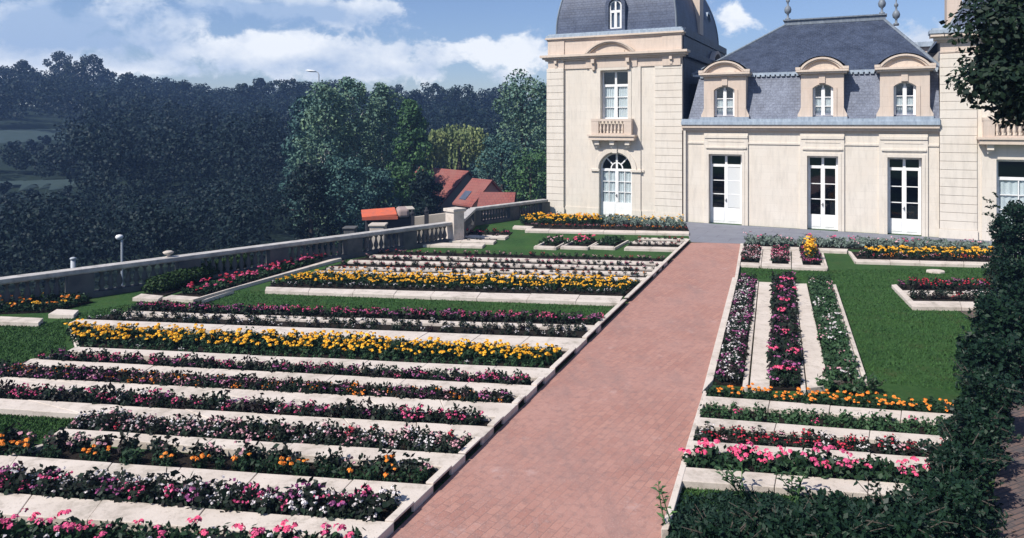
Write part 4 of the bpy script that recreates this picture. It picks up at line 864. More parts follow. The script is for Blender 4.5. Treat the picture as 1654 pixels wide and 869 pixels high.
# --- right garden
RB = [   # kerb top far L, R; near L, R
    dict(t=((1101, 753), (1500, 783)), n=((1094, 775), (1500, 803))),
    dict(t=((1118, 711), (1545, 741)), n=((1112, 720), (1545, 752))),
    dict(t=((1128, 673), (1570, 707)), n=((1123, 683), (1570, 718))),
    dict(t=((1137, 639), (1590, 672)), n=((1134, 648), (1590, 684)))]
RS = [('geranium', [('hot', 4), ('none', 4), ('pink', 1)], 'hot pink geranium', 'nearest row of the right garden', .92, .18), ('begonia', [('red', 5), ('white', 3), ('palepink', 1)], 'crimson begonia flecked with white', 'second row of the right garden', .72, .14),
      ('begonia', [('none', 9), ('pink', 1)], 'leafy plant out of flower', 'third row of the right garden', .72, .14), ('marigold', [('orange', 5), ('none', 2)], 'orange marigold', 'fourth row of the right garden', .78, .15)]
bl = []
for i, r_ in enumerate(RB):
    hp = .20 * RS[i][4] * .9; f0, f1 = G(*r_['t'][0], .1), G(*r_['t'][1], .1)
    if i < 3: b0, b1 = G(*RB[i + 1]['n'][0], hp), G(*RB[i + 1]['n'][1], hp)
    else: b0, b1 = G(1140, 622, hp), G(1600, 654, hp)
    bl.append((f0, f1, b0, b1))
def rightkerb(y0, y1): return [G(pr(y0), y0), G(pr(y0) + 9, y0), G(pr(y1) + 7, y1), G(pr(y1), y1)]
for i, r_ in enumerate(RB):
    f0, f1, b0, b1 = bl[i]; n0, n1 = (G(*r_['n'][0], .10), G(*r_['n'][1], .10)) if i == 0 else (bl[i - 1][2], bl[i - 1][3])
    if i == 0: f1, b1 = lerp(f0, f1, 1.12), lerp(b0, b1, 1.12); n1 = lerp(n0, n1, 1.12)
    o = empty('flower_bed', (f0.x, f0.y, 0), label=f'cream kerbed bed, {RS[i][2]}, {RS[i][3]}', cat='flower bed', group='long flower beds right of the brick path')
    kerb('kerb', [n0, n1, f1, f0], o); sb = MB(); sb.prism([(p.x, p.y) for p in (f0, f1, b1, b0)], -.01, .035); sb.build('soil', M['soil'], o)
    z_ = lambda p: Vector((p.x, p.y, 0)); sow(RS[i][0], RS[i][1], (z_(f0), z_(f1), z_(b1), z_(b0)), f'{RS[i][2]} in the {RS[i][3]}', f'{RS[i][2]}s of the {RS[i][3]}', RS[i][5], 2, RS[i][4])
o = kerb('kerb', rightkerb(752, 640), None, z=.095); tag(o, 'cream kerb between the path and the four right rows', 'kerb', 'kerbs along the right edge of the path')
o = kerb('kerb', [G(1068, 869), G(1080, 869), G(1111, 756), G(1101, 756)], None, z=.095); tag(o, 'cream kerb beside the dark grass at the bottom of the path', 'kerb', 'kerbs along the right edge of the path')
o = kerb('kerb', [G(1134, 640), G(1152, 620), G(1192, 452), G(1183, 452)], None, z=.07); tag(o, 'long pale kerb beside the three lengthwise beds', 'kerb', 'kerbs along the right edge of the path')
o = kerb('kerb', [G(1187, 452), G(1192, 452), G(1201, 397), G(1196, 397)], None, z=.09); tag(o, 'short pale kerb at the far right corner of the path', 'kerb', 'kerbs along the right edge of the path')
V = 'three lengthwise beds right of the path'
bed('lengthwise bed of white and mauve flowers directly beside the path', V, [[(1199, 624), (1208, 624.5), (1225, 453), (1221, 453)], [(1211, 625), (1243, 628), (1250, 456), (1226, 455)]], [[(1152, 619), (1199, 622), (1221, 453), (1190, 450)]],
    [('begonia', [('white', 6), ('purple', 2), ('none', 2)], [(1160, 619), (1190, 622), (1215, 455), (1197, 452)], 'white begonia in the lengthwise bed beside the path', 'white begonias of the lengthwise bed', .18, 4, .85), ('begonia', [('purple', 5), ('none', 2)], [(1188, 621), (1199, 622), (1221, 453), (1214, 453)], 'mauve begonia edging the lengthwise bed beside the path', 'mauve begonias of the lengthwise bed', .18, 1, .8)])
bed('middle lengthwise bed of purple leaves and pink flower clusters', V, [[(1294, 629), (1302, 629.5), (1284, 454), (1279, 454)], [(1304, 627), (1340, 622), (1303, 458), (1285, 458)]], [[(1243, 628), (1294, 629), (1279, 454), (1250, 454)]],
    [('begonia', [('purple', 3), ('none', 6)], [(1245, 627), (1292, 628), (1279, 455), (1251, 455)], 'purple leaved plant in the middle lengthwise bed', 'purple plants of the middle lengthwise bed', .19, 4, 1.1)])
for y, n in [(602, 3), (573, 3), (542, 1), (508, 3), (490, 2), (470, 3), (455, 2)]:
    p = G(1266 + random.uniform(-3, 3), y, .2)
    for k in range(n): PLANTS.setdefault('geranium', []).append((math.hypot(p.x, p.y), (p.x + random.uniform(-.2, .2), p.y + random.uniform(-.12, .12), .08), .95, random.random() * 6, 'hot', 'bright pink geranium in the middle lengthwise bed', 'pink geraniums of the middle lengthwise bed'))
bed('rightmost lengthwise bed of green leaves with double pale kerb', V, [[(1386, 614), (1393, 615), (1344, 458), (1339, 458)], [(1394.5, 615), (1402, 615), (1350, 459), (1345, 459)]], [[(1338, 622), (1386, 616), (1339, 456), (1305, 454)]],
    [('begonia', [('none', 10), ('palepink', 1), ('white', 2)], 0, 'green leaved plant in the rightmost lengthwise bed', 'green plants of the rightmost lengthwise bed', .2, 4, .95)])
T = 'three small kerbed beds at the far right of the path'
bed('small bed of mixed blush flowers, first of three beside the far path', T, [[(1196, 427), (1226, 428.5), (1226, 424), (1197, 423)], [(1226, 428), (1229, 428), (1232, 402), (1229.5, 402)]], [[(1197, 423), (1226, 424), (1229, 402), (1201, 401)]], [('begonia', [('palepink', 3), ('white', 1), ('red', 1), ('none', 2)], 0, 'blush begonia in the first small bed beside the far path', 'blush begonias of the first small bed', .2, 5, .75)])
bed('small bed of rose flowers between two pale slabs', T, [[(1230, 429), (1278, 431), (1278, 426.5), (1230, 425)], [(1230, 425), (1247, 425.5), (1247, 403), (1233, 403)], [(1274, 427), (1278, 427), (1277, 403.5), (1273.5, 403.5)]], [[(1247, 425), (1274, 426), (1273.5, 403.5), (1247, 403)]], [('begonia', [('pink', 4), ('palepink', 3), ('none', 2)], 0, 'rose begonia in the second small bed beside the far path', 'rose begonias of the second small bed', .2, 5, .8)])
bed('small bed with a tall yellow flower clump, third beside the far path', T, [[(1279, 431.5), (1336, 433.5), (1333, 429), (1279, 427)], [(1279, 427), (1297, 427.5), (1292, 404), (1279, 404)], [(1327, 429), (1332.5, 429), (1324, 405), (1320, 405)], [(1333.5, 432), (1337.5, 432), (1330, 408), (1327, 408)]], [[(1297, 427), (1327, 428.5), (1320, 405), (1292, 404)]],
    [('begonia', [('pink', 3), ('purple', 2), ('none', 2)], 0, 'purple pink begonia around the tall yellow clump', 'begonias around the tall yellow clump', .2, 5, .8)])
bed('back bed of silver leaved plants and pink flowers before the grey pavement', 'back beds right of the path', [[(1199, 400), (1368, 406), (1370, 402), (1200, 396.5)]], [[(1201, 396.5), (1600, 408), (1590, 400), (1203, 391)]],
    [('silver_plant', [('pink', 1), ('none', 6), ('palepink', 1)], 0, 'silver leaved plant with pink flowers before the grey pavement', 'silver plants with pink flowers before the pavement', .26, 3, 1.15)])
bed('long bed of yellow and copper flowers before the right doors', 'back beds right of the path', [[(1383, 422), (1606, 428.5), (1606, 423.5), (1381, 418)], [(1381, 422), (1387, 421), (1375, 406), (1370, 405)]], [[(1383, 417.5), (1606, 423), (1606, 409), (1376, 407)]],
    [('marigold', [('yellow', 6), ('none', 2)], [(1400, 414), (1606, 419), (1606, 410), (1398, 408)], 'yellow marigold in the back bed before the right doors', 'yellow marigolds before the right doors', .23, 4, 1.1), ('begonia', [('orange', 3), ('red', 2), ('palepink', 2), ('none', 2)], [(1385, 417.5), (1606, 422.5), (1606, 418), (1383, 412)], 'copper begonia edging the back bed before the right doors', 'copper begonias before the right doors', .2, 2, .75)])
bed('dark red flower bed with angled kerb on the right lawn', 'beds on the right lawn', [[(1474, 495), (1640, 498), (1640, 488), (1468, 486)], [(1474, 495), (1480, 490), (1448, 459), (1440, 460)], [(1462, 474), (1640, 477), (1640, 471), (1458, 469)]], [[(1475, 486), (1640, 488), (1640, 477), (1466, 474)], [(1458, 468.5), (1640, 471), (1640, 461), (1448, 459)]],
    [('begonia', [('none', 4), ('white', 1), ('red', 1)], 0, 'dark bronze plant at the front of the bed on the right lawn', 'bronze plants of the right lawn bed', .19, 2, .8), ('begonia', [('red', 4), ('purple', 2), ('none', 1)], 1, 'dark red begonia at the back of the bed on the right lawn', 'dark red begonias of the right lawn bed', .19, 2, .95)])
# one tall yellow clump
p = G(1308, 424, 0); b_ = []
P, D = ellipsoid_pts(240, (p.x, p.y, .55), (.24, .2, .36), .3); P2, D2 = ellipsoid_pts(260, (p.x, p.y, .3), (.24, .22, .3), .2)
QV = np.concatenate([rquads(P2, .07, 0, 2), rquads(P, .085, .4, 1.2, D, .5)]); mi = np.r_[np.zeros(260), np.ones(240)]
tag(quad_mesh('flower_clump', QV, [M['leaf_mid'], M['pet_yellow']], mi, loc=(p.x, p.y, 0)), 'tall bushy clump of yellow flowers in the small third bed', 'flower clump')
# flat pale stone on the right lawn
p = G(1512, 440); b = MB(); b.prism([(p.x + .30 * math.cos(a) * random.uniform(.8, 1.1), p.y + .22 * math.sin(a)) for a in [k * .785 for k in range(8)]], -.02, .06); tag(b.build('stone', M['kerb'], None, bevel=.02), 'flat pale stone lying alone on the right lawn', 'stone')
# cream band across the far corner of the right garden (edge of the lawn)

# ------------------------------------------------------------------ plants
def cluster(c, r, n, size, flat=.6):
    d = RNG.normal(size=(n, 3)); d[:, 2] = np.abs(d[:, 2]) * 1.0; d /= np.linalg.norm(d, axis=1)[:, None]
    return rquads(np.asarray(c) + d * r * np.array([1, 1, flat]), size, .3, 1.1, d, .35)
def plant_template(kind, look):
    if kind == 'begonia':
        P, D = ellipsoid_pts(64, (0, 0, .085), (.112, .112, .09), .35); Lq = rquads(P, .056, .5, 1.35, D, .8)
        fl = [cluster((random.uniform(-.085, .085), random.uniform(-.085, .085), random.uniform(.12, .205)), .016, 6, .032) for _ in range(8)]
    elif kind == 'marigold':
        P, D = ellipsoid_pts(84, (0, 0, .08), (.125, .125, .09), .3); Lq = rquads(P, .048, .2, 2.2, D, 1.0)
        fl = [cluster((random.uniform(-.1, .1), random.uniform(-.1, .1), random.uniform(.155, .20)), .026, 14, .036, .6) for _ in range(4)]
    elif kind == 'geranium':
        P, D = ellipsoid_pts(44, (0, 0, .10), (.13, .13, .11), .35); Lq = rquads(P, .075, .6, 1.2, D, .8)
        fl = [cluster((random.uniform(-.09, .09), random.uniform(-.09, .09), random.uniform(.2, .27)), .04, 16, .038, .7) for _ in range(3)]
    else:
        P, D = ellipsoid_pts(60, (0, 0, .12), (.13, .13, .15), .2); Lq = rquads(P, .07, .1, 2.6, D, 1.0)
        fl = [cluster((random.uniform(-.1, .1), random.uniform(-.1, .1), random.uniform(.2, .3)), .03, 8, .035, .7) for _ in range(3)]
    if look == 'none': fl = []
    if kind == 'begonia' and look != 'none': # a few upright leaves rise over the flowers
        P = RNG.uniform(-.07, .07, (6, 3)); P[:, 2] = RNG.uniform(.17, .22, 6); Lq = np.concatenate([Lq, rquads(P, .055, -.2, 1.8)])
    if look == 'none':
        P = RNG.uniform(-.09, .09, (12, 3)); P[:, 2] = RNG.uniform(.14, .23, 12); Lq = np.concatenate([Lq, rquads(P, .06, -.2, 1.9)])
    return Lq, (np.concatenate(fl) if fl else None)
LEAFM = {'begonia': 'leaf_bronze', 'marigold': 'leaf_dark', 'geranium': 'leaf_dark', 'silver_plant': 'leaf_grey'}
def leafm(kind, look, label):
    if 'green' in label or 'leafy' in label: return 'leaf_mid'
    return LEAFM[kind]
TMPL = {}
def tmpl(kind, look, var, lm):
    k = (kind, look, var, lm)
    if k not in TMPL:
        Lq, Fq = plant_template(kind, look)
        a = quad_mesh(kind + '_leaves', Lq, M[lm], link=False); f = quad_mesh(kind + '_flowers', Fq, M['pet_' + look], link=False) if Fq is not None else None
        TMPL[k] = (Lq, Fq, a, f)
    return TMPL[k]
for kind, lst in PLANTS.items():
    lst.sort(key=lambda t: t[0]); near = [t for t in lst if t[1][1] > 6.3 and abs(t[1][0]) < .74 * t[1][1] + .3][:300]; ids = {id(t) for t in near}; rest = [t for t in lst if id(t) not in ids]
    for t in near:
        lm = leafm(kind, t[4], t[5]); Lq, Fq, a, f = tmpl(kind, t[4], random.randrange(4), lm)
        nm = kind if kind.endswith('plant') else kind + '_plant'
        o = bpy.data.objects.new(nm, a); col.objects.link(o); o.location = t[1]; o.scale = (t[2],) * 3; o.rotation_euler = (random.uniform(-.12, .12), random.uniform(-.12, .12), t[3])
        cw = {'hot': 'bright pink', 'palepink': 'blush', 'none': 'leafy'}.get(t[4], t[4]); w = t[5].split(); kw = {'begonia', 'marigold', 'geranium', 'plant'}
        k0 = next((i for i, x in enumerate(w) if x in kw), 0); base = ' '.join(w[k0:])
        tag(o, ('flowerless leafy ' if t[4] == 'none' else cw + ' flowered ') + base, kind.replace('_', ' '), t[6] + ', ' + cw)
        if f is not None: fo = bpy.data.objects.new('blossom', f); col.objects.link(fo); fo.parent = o
    if rest:
        VV, MI, mats = [], [], []
        for t in rest:
            lm = leafm(kind, t[4], t[5]); Lq, Fq, a, f = tmpl(kind, t[4], random.randrange(4), lm)
            c, s_ = math.cos(t[3]), math.sin(t[3]); Rm = np.array([[c, -s_, 0], [s_, c, 0], [0, 0, 1]]) * t[2]
            for q, mt in ((Lq, M[lm]), (Fq, M['pet_' + t[4]])):
                if q is None: continue
                if mt not in mats: mats.append(mt)
                VV.append(q @ Rm.T + np.array(t[1])); MI.append(np.full(len(q), mats.index(mt)))
        o = quad_mesh(kind + '_planting', np.concatenate(VV), mats, np.concatenate(MI)); tag(o, f'massed {kind.replace("_", " ")}s filling the more distant rows of the beds', 'planting', kind='stuff')

# grass blades on the lawns near enough to show them
def inside(px, py, poly):
    r = False; j = len(poly) - 1
    for i in range(len(poly)):
        if (poly[i][1] > py) != (poly[j][1] > py) and px < (poly[j][0] - poly[i][0]) * (py - poly[i][1]) / (poly[j][1] - poly[i][1]) + poly[i][0]: r = not r
        j = i
    return r
LAWNS = [([(-40, 662), (150, 668), (92, 698), (12, 733), (-40, 738)], 9000), ([(-40, 525), (105, 523), (108, 566), (30, 588), (-40, 594)], 9000), ([(130, 505), (330, 470), (430, 470), (1000, 490), (975, 524), (220, 496)], 16000), ([(1075, 865), (1101, 777), (1500, 806), (1560, 900), (1072, 900)], 16000),
         ([(1345, 458), (1330, 436), (1640, 432), (1720, 500), (1700, 650), (1405, 617)], 34000), ([(1195, 432), (1335, 436), (1350, 455), (1190, 449)], 4000), ([(70, 525), (400, 500), (220, 497), (130, 505)], 3000)]
BL = []
for poly, n in LAWNS:
    xs = [p[0] for p in poly]; ys_ = [p[1] for p in poly]; k = 0; pts = []
    gp = [tuple(G(*p)[:2]) for p in poly]; X0, X1 = min(p[0] for p in gp), max(p[0] for p in gp); Y0, Y1 = min(p[1] for p in gp), max(p[1] for p in gp)
    c = RNG.uniform((X0, Y0), (X1, Y1), (n * 2, 2)); c = np.array([p for p in c if inside(p[0], p[1], gp)][:n])
    h = RNG.uniform(.014, .038, len(c)); an = RNG.uniform(0, 6.28, len(c)); w = .006 + h * .12; le = RNG.normal(0, .02, (len(c), 2))
    bx, by = np.cos(an) * w, np.sin(an) * w; z0 = np.zeros(len(c))
    BL.append(np.stack([np.c_[c[:, 0] - bx, c[:, 1] - by, z0], np.c_[c[:, 0] + bx, c[:, 1] + by, z0], np.c_[c[:, 0] + le[:, 0] + bx * .3, c[:, 1] + le[:, 1] + by * .3, h], np.c_[c[:, 0] + le[:, 0] - bx * .3, c[:, 1] + le[:, 1] - by * .3, h]], 1))
tag(quad_mesh('grass', np.concatenate(BL), M['blade']), 'short mown grass blades of the lawns', 'grass', kind='stuff')

# ------------------------------------------------------------------ trees
def gz(x, y): return hill(x, y)
def tree(name, label, group, x, y, top, rad, mt, leaf=.35, nclump=22, per=90, trunk=.22, base=None, low=.25, barkm='bark', shape='round', cat='tree', seed=None, trunk_vis=True):
    z0 = gz(x, y) if base is None else base; h = top - z0; o = empty(name, (x, y, z0), label=label, cat=cat, group=group)
    b = MB(); lean = random.uniform(-.03, .03) * h; b.tube([(x, y, z0 - .3), (x + lean * .5, y, z0 + h * .35), (x + lean, y + .1, z0 + h * .7), (x + lean, y, z0 + h * .93)], [trunk, trunk * .75, trunk * .42, trunk * .1], 8)
    cl = []
    for i in range(nclump):
        t = (i + .5) / nclump; zz = low + (1 - low) * t ** .9
        if shape == 'round': pr_ = math.sqrt(max(.05, 1 - ((zz - (low + (1 - low) * .45)) / (.60 * (1 - low))) ** 2))
        elif shape == 'tall': pr_ = .95 * math.sin(min(1, (1.04 - zz) / (1 - low)) ** .75 * math.pi * .62 + .12)
        else: pr_ = 1
        a = i * 2.4 + random.uniform(-.5, .5); rr = rad * pr_ * random.uniform(.25, .85); c = (x + lean * zz + math.cos(a) * rr, y + math.sin(a) * rr, z0 + h * zz * .95)
        s_ = rad * random.uniform(.28, .46) * (0.75 + .25 * pr_); c = (c[0], c[1], min(c[2], top - s_ * .7)); cl.append((c, s_))
        if i % 2 == 0: b.tube([(x + lean * zz * .8, y, z0 + h * max(.12, zz - .16)), ((x + c[0]) / 2, (y + c[1]) / 2, z0 + h * (zz - .06)), c], [trunk * .3, trunk * .18, trunk * .06], 5)
    b.build('trunk', M[barkm], o, smooth=True)
    Q = []
    for c, s_ in cl:
        P, D = ellipsoid_pts(per, c, (s_, s_, s_ * random.uniform(.65, .9)), .45); Q.append(rquads(P, leaf, .25, 1.5, D, .9))
    k = quad_mesh('crown', np.concatenate(Q), M[mt], parent=o, loc=(x, y, z0)); k.location = (0, 0, 0)
    return o
def at(px, d, py=None): x = (px - CX) / FPX * d; return (x, d) if py is None else (x, d, EYE + (HY - py) / FPX * d)
GF = 'tall trees in the valley beyond the balustrade'
for (px, d, py, rad, sh, mt, bk, nm, lb) in [
    (528, 54, 128, 2.6, 'tall', 'leaf_birch', 'palebark', 'poplar_tree', 'tall loose pale green poplar, leftmost of the sunlit group in the valley'),
    (575, 57, 118, 3.0, 'tall', 'leaf_birch', 'palebark', 'poplar_tree', 'tallest pale green poplar in the middle of the sunlit valley group'),
    (622, 61, 126, 2.6, 'tall', 'leaf_birch', 'palebark', 'poplar_tree', 'grey green poplar with pale stem right of the tallest poplar'),
    (500, 60, 150, 2.4, 'tall', 'leaf_teal', 'palebark', 'poplar_tree', 'bluish slender tree at the left side of the sunlit poplars'),
    (668, 56, 152, 2.0, 'tall', 'leaf_green', 'bark', 'poplar_tree', 'narrow bright green tree right of the poplars, above the red roofs'),
    (845, 60, 112, 3.7, 'tall', 'leaf_birch', 'bark', 'ash_tree', 'tall grey green tree rising against the left wall of the chateau'),
    (880, 66, 128, 3.2, 'tall', 'leaf_teal', 'bark', 'ash_tree', 'bluish tree half hidden behind the left corner of the chateau'),
    (815, 58, 215, 2.8, 'round', 'leaf_teal', 'bark', 'bushy_tree', 'dark teal rounded tree between the willow and the chateau'),
    (855, 56, 240, 2.6, 'round', 'leaf_green', 'bark', 'bushy_tree', 'low green rounded tree beside the foot of the chateau'),
    (650, 52, 262, 1.8, 'round', 'leaf_green', 'bark', 'bushy_tree', 'small bright green tree just left of the red roofs'),
    (690, 48.5, 278, 1.35, 'round', 'leaf_forest', 'bark', 'bushy_tree', 'small dark round tree standing before the red roofed house'),
    (610, 50, 268, 1.7, 'round', 'leaf_teal', 'bark', 'bushy_tree', 'small bluish tree behind the orange awning'),
    (555, 47, 250, 2.3, 'round', 'leaf_teal', 'bark', 'bushy_tree', 'rounded bluish tree at the foot of the poplars'),
    (505, 46, 262, 2.1, 'round', 'leaf_forest', 'bark', 'bushy_tree', 'dark rounded tree left of the poplars foot')]:
    x, y, z = at(px, d, py); tree(nm, lb, GF, x, y, z, rad, mt, leaf=.21 if sh == 'tall' else .18, nclump=42 if sh == 'tall' else 26, per=190, low=.12 if sh == 'tall' else .2, shape=sh, barkm=bk)
# willow
x, y, z = at(740, 66, 200); z0 = gz(x, y); o = empty('willow_tree', (x, y, z0), label='yellow green weeping willow with hanging strands above the red roofs', cat='tree')
b = MB(); b.tube([(x, y, z0), (x + .2, y, z0 + 4), (x, y, z - 1.2)], [.35, .28, .1], 8)
for k in range(7): a = k * .9; b.tube([(x, y, z0 + 4), (x + math.cos(a) * 1.4, y + math.sin(a) * 1.4, z - 1.6), (x + math.cos(a) * 2.3, y + math.sin(a) * 2.3, z - 1.4)], [.14, .09, .03], 5)
b.build('trunk', M['bark'], o, smooth=True); pts = []
for k in range(150):
    a = random.uniform(0, 6.28); rr = 2.7 * math.sqrt(random.uniform(.05, 1)); tx, ty = x + rr * math.cos(a), y + rr * math.sin(a); tz = z - .25 * rr * rr / 2.2 + random.uniform(-.5, .1); ln = random.uniform(1.5, 3.8)
    for j in range(int(ln * 11)): q = j / (ln * 11); pts.append((tx + .25 * q * math.cos(a) + random.gauss(0, .06), ty + .25 * q * math.sin(a) + random.gauss(0, .06), tz - ln * q))
P = np.array(pts); nn = np.c_[RNG.normal(0, 1, (len(P), 2)), np.zeros(len(P))]; k = quad_mesh('crown', rquads(P, .26, 0, 1.0, nn, .2), M['leaf_willow'], parent=o, loc=(x, y, z0)); k.location = (0, 0, 0)
# hilltop trees that make the skyline
SKY = [(-30, 100), (8, 104), (38, 95), (70, 112), (96, 84), (122, 100), (150, 90), (172, 112), (205, 116), (232, 122), (262, 124), (296, 130), (325, 134), (352, 142), (392, 130), (418, 126), (442, 128), (468, 124), (492, 128), (640, 138), (668, 142), (700, 136), (722, 144), (745, 139), (772, 143), (798, 140), (820, 136), (560, 126), (530, 128)]
for i, (px, py) in enumerate(SKY):
    d = 172 + 14 * math.sin(i * 2.1); x, y, z = at(px, d, py); z += random.uniform(-.4, .5)
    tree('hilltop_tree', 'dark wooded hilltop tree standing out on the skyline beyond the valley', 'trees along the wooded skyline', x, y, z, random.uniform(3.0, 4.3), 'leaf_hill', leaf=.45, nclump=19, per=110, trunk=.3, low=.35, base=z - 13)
# the wood on the slope: one mass
Q = []; ntree = 0; rr = 50.0
while rr < 205:
    half = -1; a = -.78
    while a < .16:
        x = rr * math.sin(a + random.uniform(-.02, .02)); y = rr * math.cos(a) * random.uniform(.97, 1.03); r = math.hypot(x, y); px = CX + FPX * x / y
        z0 = gz(x, y); H_ = random.uniform(6.5, 10) if r > 75 else random.uniform(4, 6.5)
        lim = 1e9
        # the two pale clearings at the far left keep low growth before them, the low house too
        pyb = HY + (EYE - z0) / y * FPX
        if px < 128 and (213 < pyb <= 232 or 293 < pyb <= 309): lim = 0
        elif px < 128 and 232 < pyb <= 293: lim = max(1.5, EYE - 33 / FPX * y - z0)
        elif px < 128 and pyb > 309: lim = max(1.2, EYE - 109 / FPX * y - z0)
        if px > 560 and r < 84 or px > 440 and r < 62: lim = 0
        H_ = min(H_, lim); ztop = z0 + H_
        cap = EYE + (HY - np.interp(px, [0, 100, 150, 340, 480, 560, 700, 900], [112, 105, 108, 145, 138, 140, 150, 150])) / FPX * r
        if ztop > cap: H_ -= ztop - cap
        if H_ > .7:
            rad = random.uniform(2.4, 3.9) * min(1, H_ / 6); nc = 8
            for k in range(nc):
                t = k / nc; c = (x + random.uniform(-1, 1) * rad * .6, y + random.uniform(-1, 1) * rad * .6, z0 + H_ * (.35 + .6 * t) - rad * .15); s_ = rad * random.uniform(.4, .6)
                P, D = ellipsoid_pts(int((60 if r > 110 else 95 if r > 75 else 150) * min(1, .35 + s_ / 2.2)), c, (s_, s_, s_ * .8), .6); Q.append(rquads(P, (.42 if r > 110 else .31 if r > 75 else .22), .3, 1.4, D, .8))
            ntree += 1
        a += (5.0 if rr > 100 else 3.9) / rr
    rr += 5.4 if rr > 100 else 4.4
print('forest trees', ntree); [print(len(o_['label'].split()), o_['label']) for o_ in bpy.data.objects if o_.get('label') and len(o_['label'].split()) > 16]
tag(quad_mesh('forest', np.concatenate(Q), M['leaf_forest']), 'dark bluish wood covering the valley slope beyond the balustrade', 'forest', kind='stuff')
def patch(name, pts, dz=.25):
    b = MB(); n = 20
    for i in range(n + 1):
        for j in range(5):
            u, v = i / n, j / 4; x = pts[0][0] * (1 - u) * (1 - v) + pts[1][0] * u * (1 - v) + pts[2][0] * u * v + pts[3][0] * (1 - u) * v; y = pts[0][1] * (1 - u) * (1 - v) + pts[1][1] * u * (1 - v) + pts[2][1] * u * v + pts[3][1] * (1 - u) * v
            wj = (1 if j in (0, 4) else 0) * random.uniform(-1.6, 1.6); b.v.append((x, y + wj, hill(x, y + wj) + dz - (.25 if j in (0, 4) else 0)))
    for i in range(n):
        for j in range(4): b.f.append((i * 5 + j, (i + 1) * 5 + j, (i + 1) * 5 + j + 1, i * 5 + j + 1)); b.mi.append(0)
    return tag(b.build(name, M['pale_field']), kind='structure')
def hit(px, py):
    y = 45.0
    while y < 300 and HY + (EYE - hill((px - CX) / FPX * y, y)) / y * FPX > py: y += .5
    return ((px - CX) / FPX * y, y)
patch('terrain_upper_field', [hit(-40, 235), hit(128, 226), hit(118, 208), hit(-40, 214)], .3)
patch('terrain_lower_field', [hit(-40, 311), hit(122, 304), hit(118, 291), hit(-40, 297)], .3)

# ------------------------------------------------------------------ houses and small things beyond the balustrade
def gable_house(name, label, c, ang, Lh, Wh, zb, ze, zr, group, wallm='render'):
    o = empty(name, (c[0], c[1], zb), label=label, cat='house', group=group); ca, sa = math.cos(ang), math.sin(ang)
    T = lambda x, y, z: (c[0] + x * ca - y * sa, c[1] + x * sa + y * ca, z)
    h, w = Lh / 2, Wh / 2; b = MB()
    for sx in (-1, 1):
        p = [T(sx * h, -w, zb), T(sx * h, w, zb), T(sx * h, w, ze), T(sx * h, 0, zr), T(sx * h, -w, ze)]; b.poly(p if sx > 0 else p[::-1])
    b.poly([T(-h, -w, zb), T(h, -w, zb), T(h, -w, ze), T(-h, -w, ze)]); b.poly([T(h, w, zb), T(-h, w, zb), T(-h, w, ze), T(h, w, ze)]); b.build('wall', M[wallm], o)
    b = MB(); e = .22; sl = (zr - ze) / w
    for sy in (-1, 1):
        p = [T(-h - e, sy * (w + e), ze - e * sl), T(h + e, sy * (w + e), ze - e * sl), T(h + e, 0, zr + .02), T(-h - e, 0, zr + .02)]; q = [(a, b_, z + .14) for a, b_, z in p]
        if sy > 0: p, q = p[::-1], q[::-1]
        b.poly(q); b.poly(p[::-1])
        for k in range(4): b.poly([p[k], p[(k + 1) % 4], q[(k + 1) % 4], q[k]])
    ro = b.build('roof', M['roofred'], o); return o, T, ro
GH = 'red roofed houses beyond the balustrade'
ang = R(-50); dx_, dy_ = math.cos(ang), math.sin(ang)
x, y, z = at(757, 60, 279); o, T, ro = gable_house('house', 'largest red tiled house beyond the balustrade, with a bare pinkish gable', (x - 3.8 * dx_, y - 3.8 * dy_), ang, 7.2, 6.6, -6.5, z - 3.0, z, GH)
x, y, z = at(795, 54, 294); o, T, ro = gable_house('house', 'middle red roofed house with a grey skylight beside the pale pier', (x - 1.25 * dx_, y - 1.25 * dy_), ang, 2.1, 3.4, -6.5, z - 1.6, z, GH)
b = MB(); w, ze, zr = 1.7, z - 1.6, z; n_ = .18
P = [(-.8, -1.6), (.0, -1.6), (.0, -1.0), (-.8, -1.0)]; zz = lambda yy: zr + .02 + .14 + yy * (zr - ze) / w * 1.0 + n_ * .3
b.poly([T(px_, py_, zz(py_)) for px_, py_ in P]); b.poly([T(px_, py_, zz(py_) - .15) for px_, py_ in P][::-1])
for k in range(4): a_, c_ = P[k], P[(k + 1) % 4]; b.poly([T(*a_, zz(a_[1]) - .15), T(*c_, zz(c_[1]) - .15), T(*c_, zz(c_[1])), T(*a_, zz(a_[1]))])
b.build('skylight', M['slate'], ro)
x, y, z = at(808, 52, 315); gable_house('house', 'lowest red roof at the right end of the houses, nearest the chateau', (x - .2, y + .6), R(-5), 2.2, 2.6, -6.5, z - .75, z - .0, GH)
# garden wall, gate posts, awning shed
a0, a1 = at(655, 44, 352), at(765, 45, 338); b = MB(); dv = Vector((a1[0] - a0[0], a1[1] - a0[1])).normalized(); nv = Vector((-dv.y, dv.x)) * .12
b.prism([(a0[0] - nv.x, a0[1] - nv.y), (a1[0] - nv.x, a1[1] - nv.y), (a1[0] + nv.x, a1[1] + nv.y), (a0[0] + nv.x, a0[1] + nv.y)], -6.6, [a0[2], a1[2], a1[2], a0[2]]); tag(b.build('garden_wall', M['palewall']), 'pale rendered garden wall in front of the red roofed houses', 'wall')
for px, py, lb in [(666, 346, 'slim dark post at the left end of the pale garden wall'), (689, 342, 'slim dark post standing before the middle of the pale garden wall')]:
    x, y, z = at(px, 43.2, py); b = MB(); b.box((x - .12, y - .12, -6.3), (x + .12, y + .12, z)); b.lathe([(.17, 0), (.17, .08), (.1, .12), (.04, .3)], (x, y, z), 8); tag(b.build('gate_post', M['darkwood']), lb, 'post', 'posts before the garden wall')
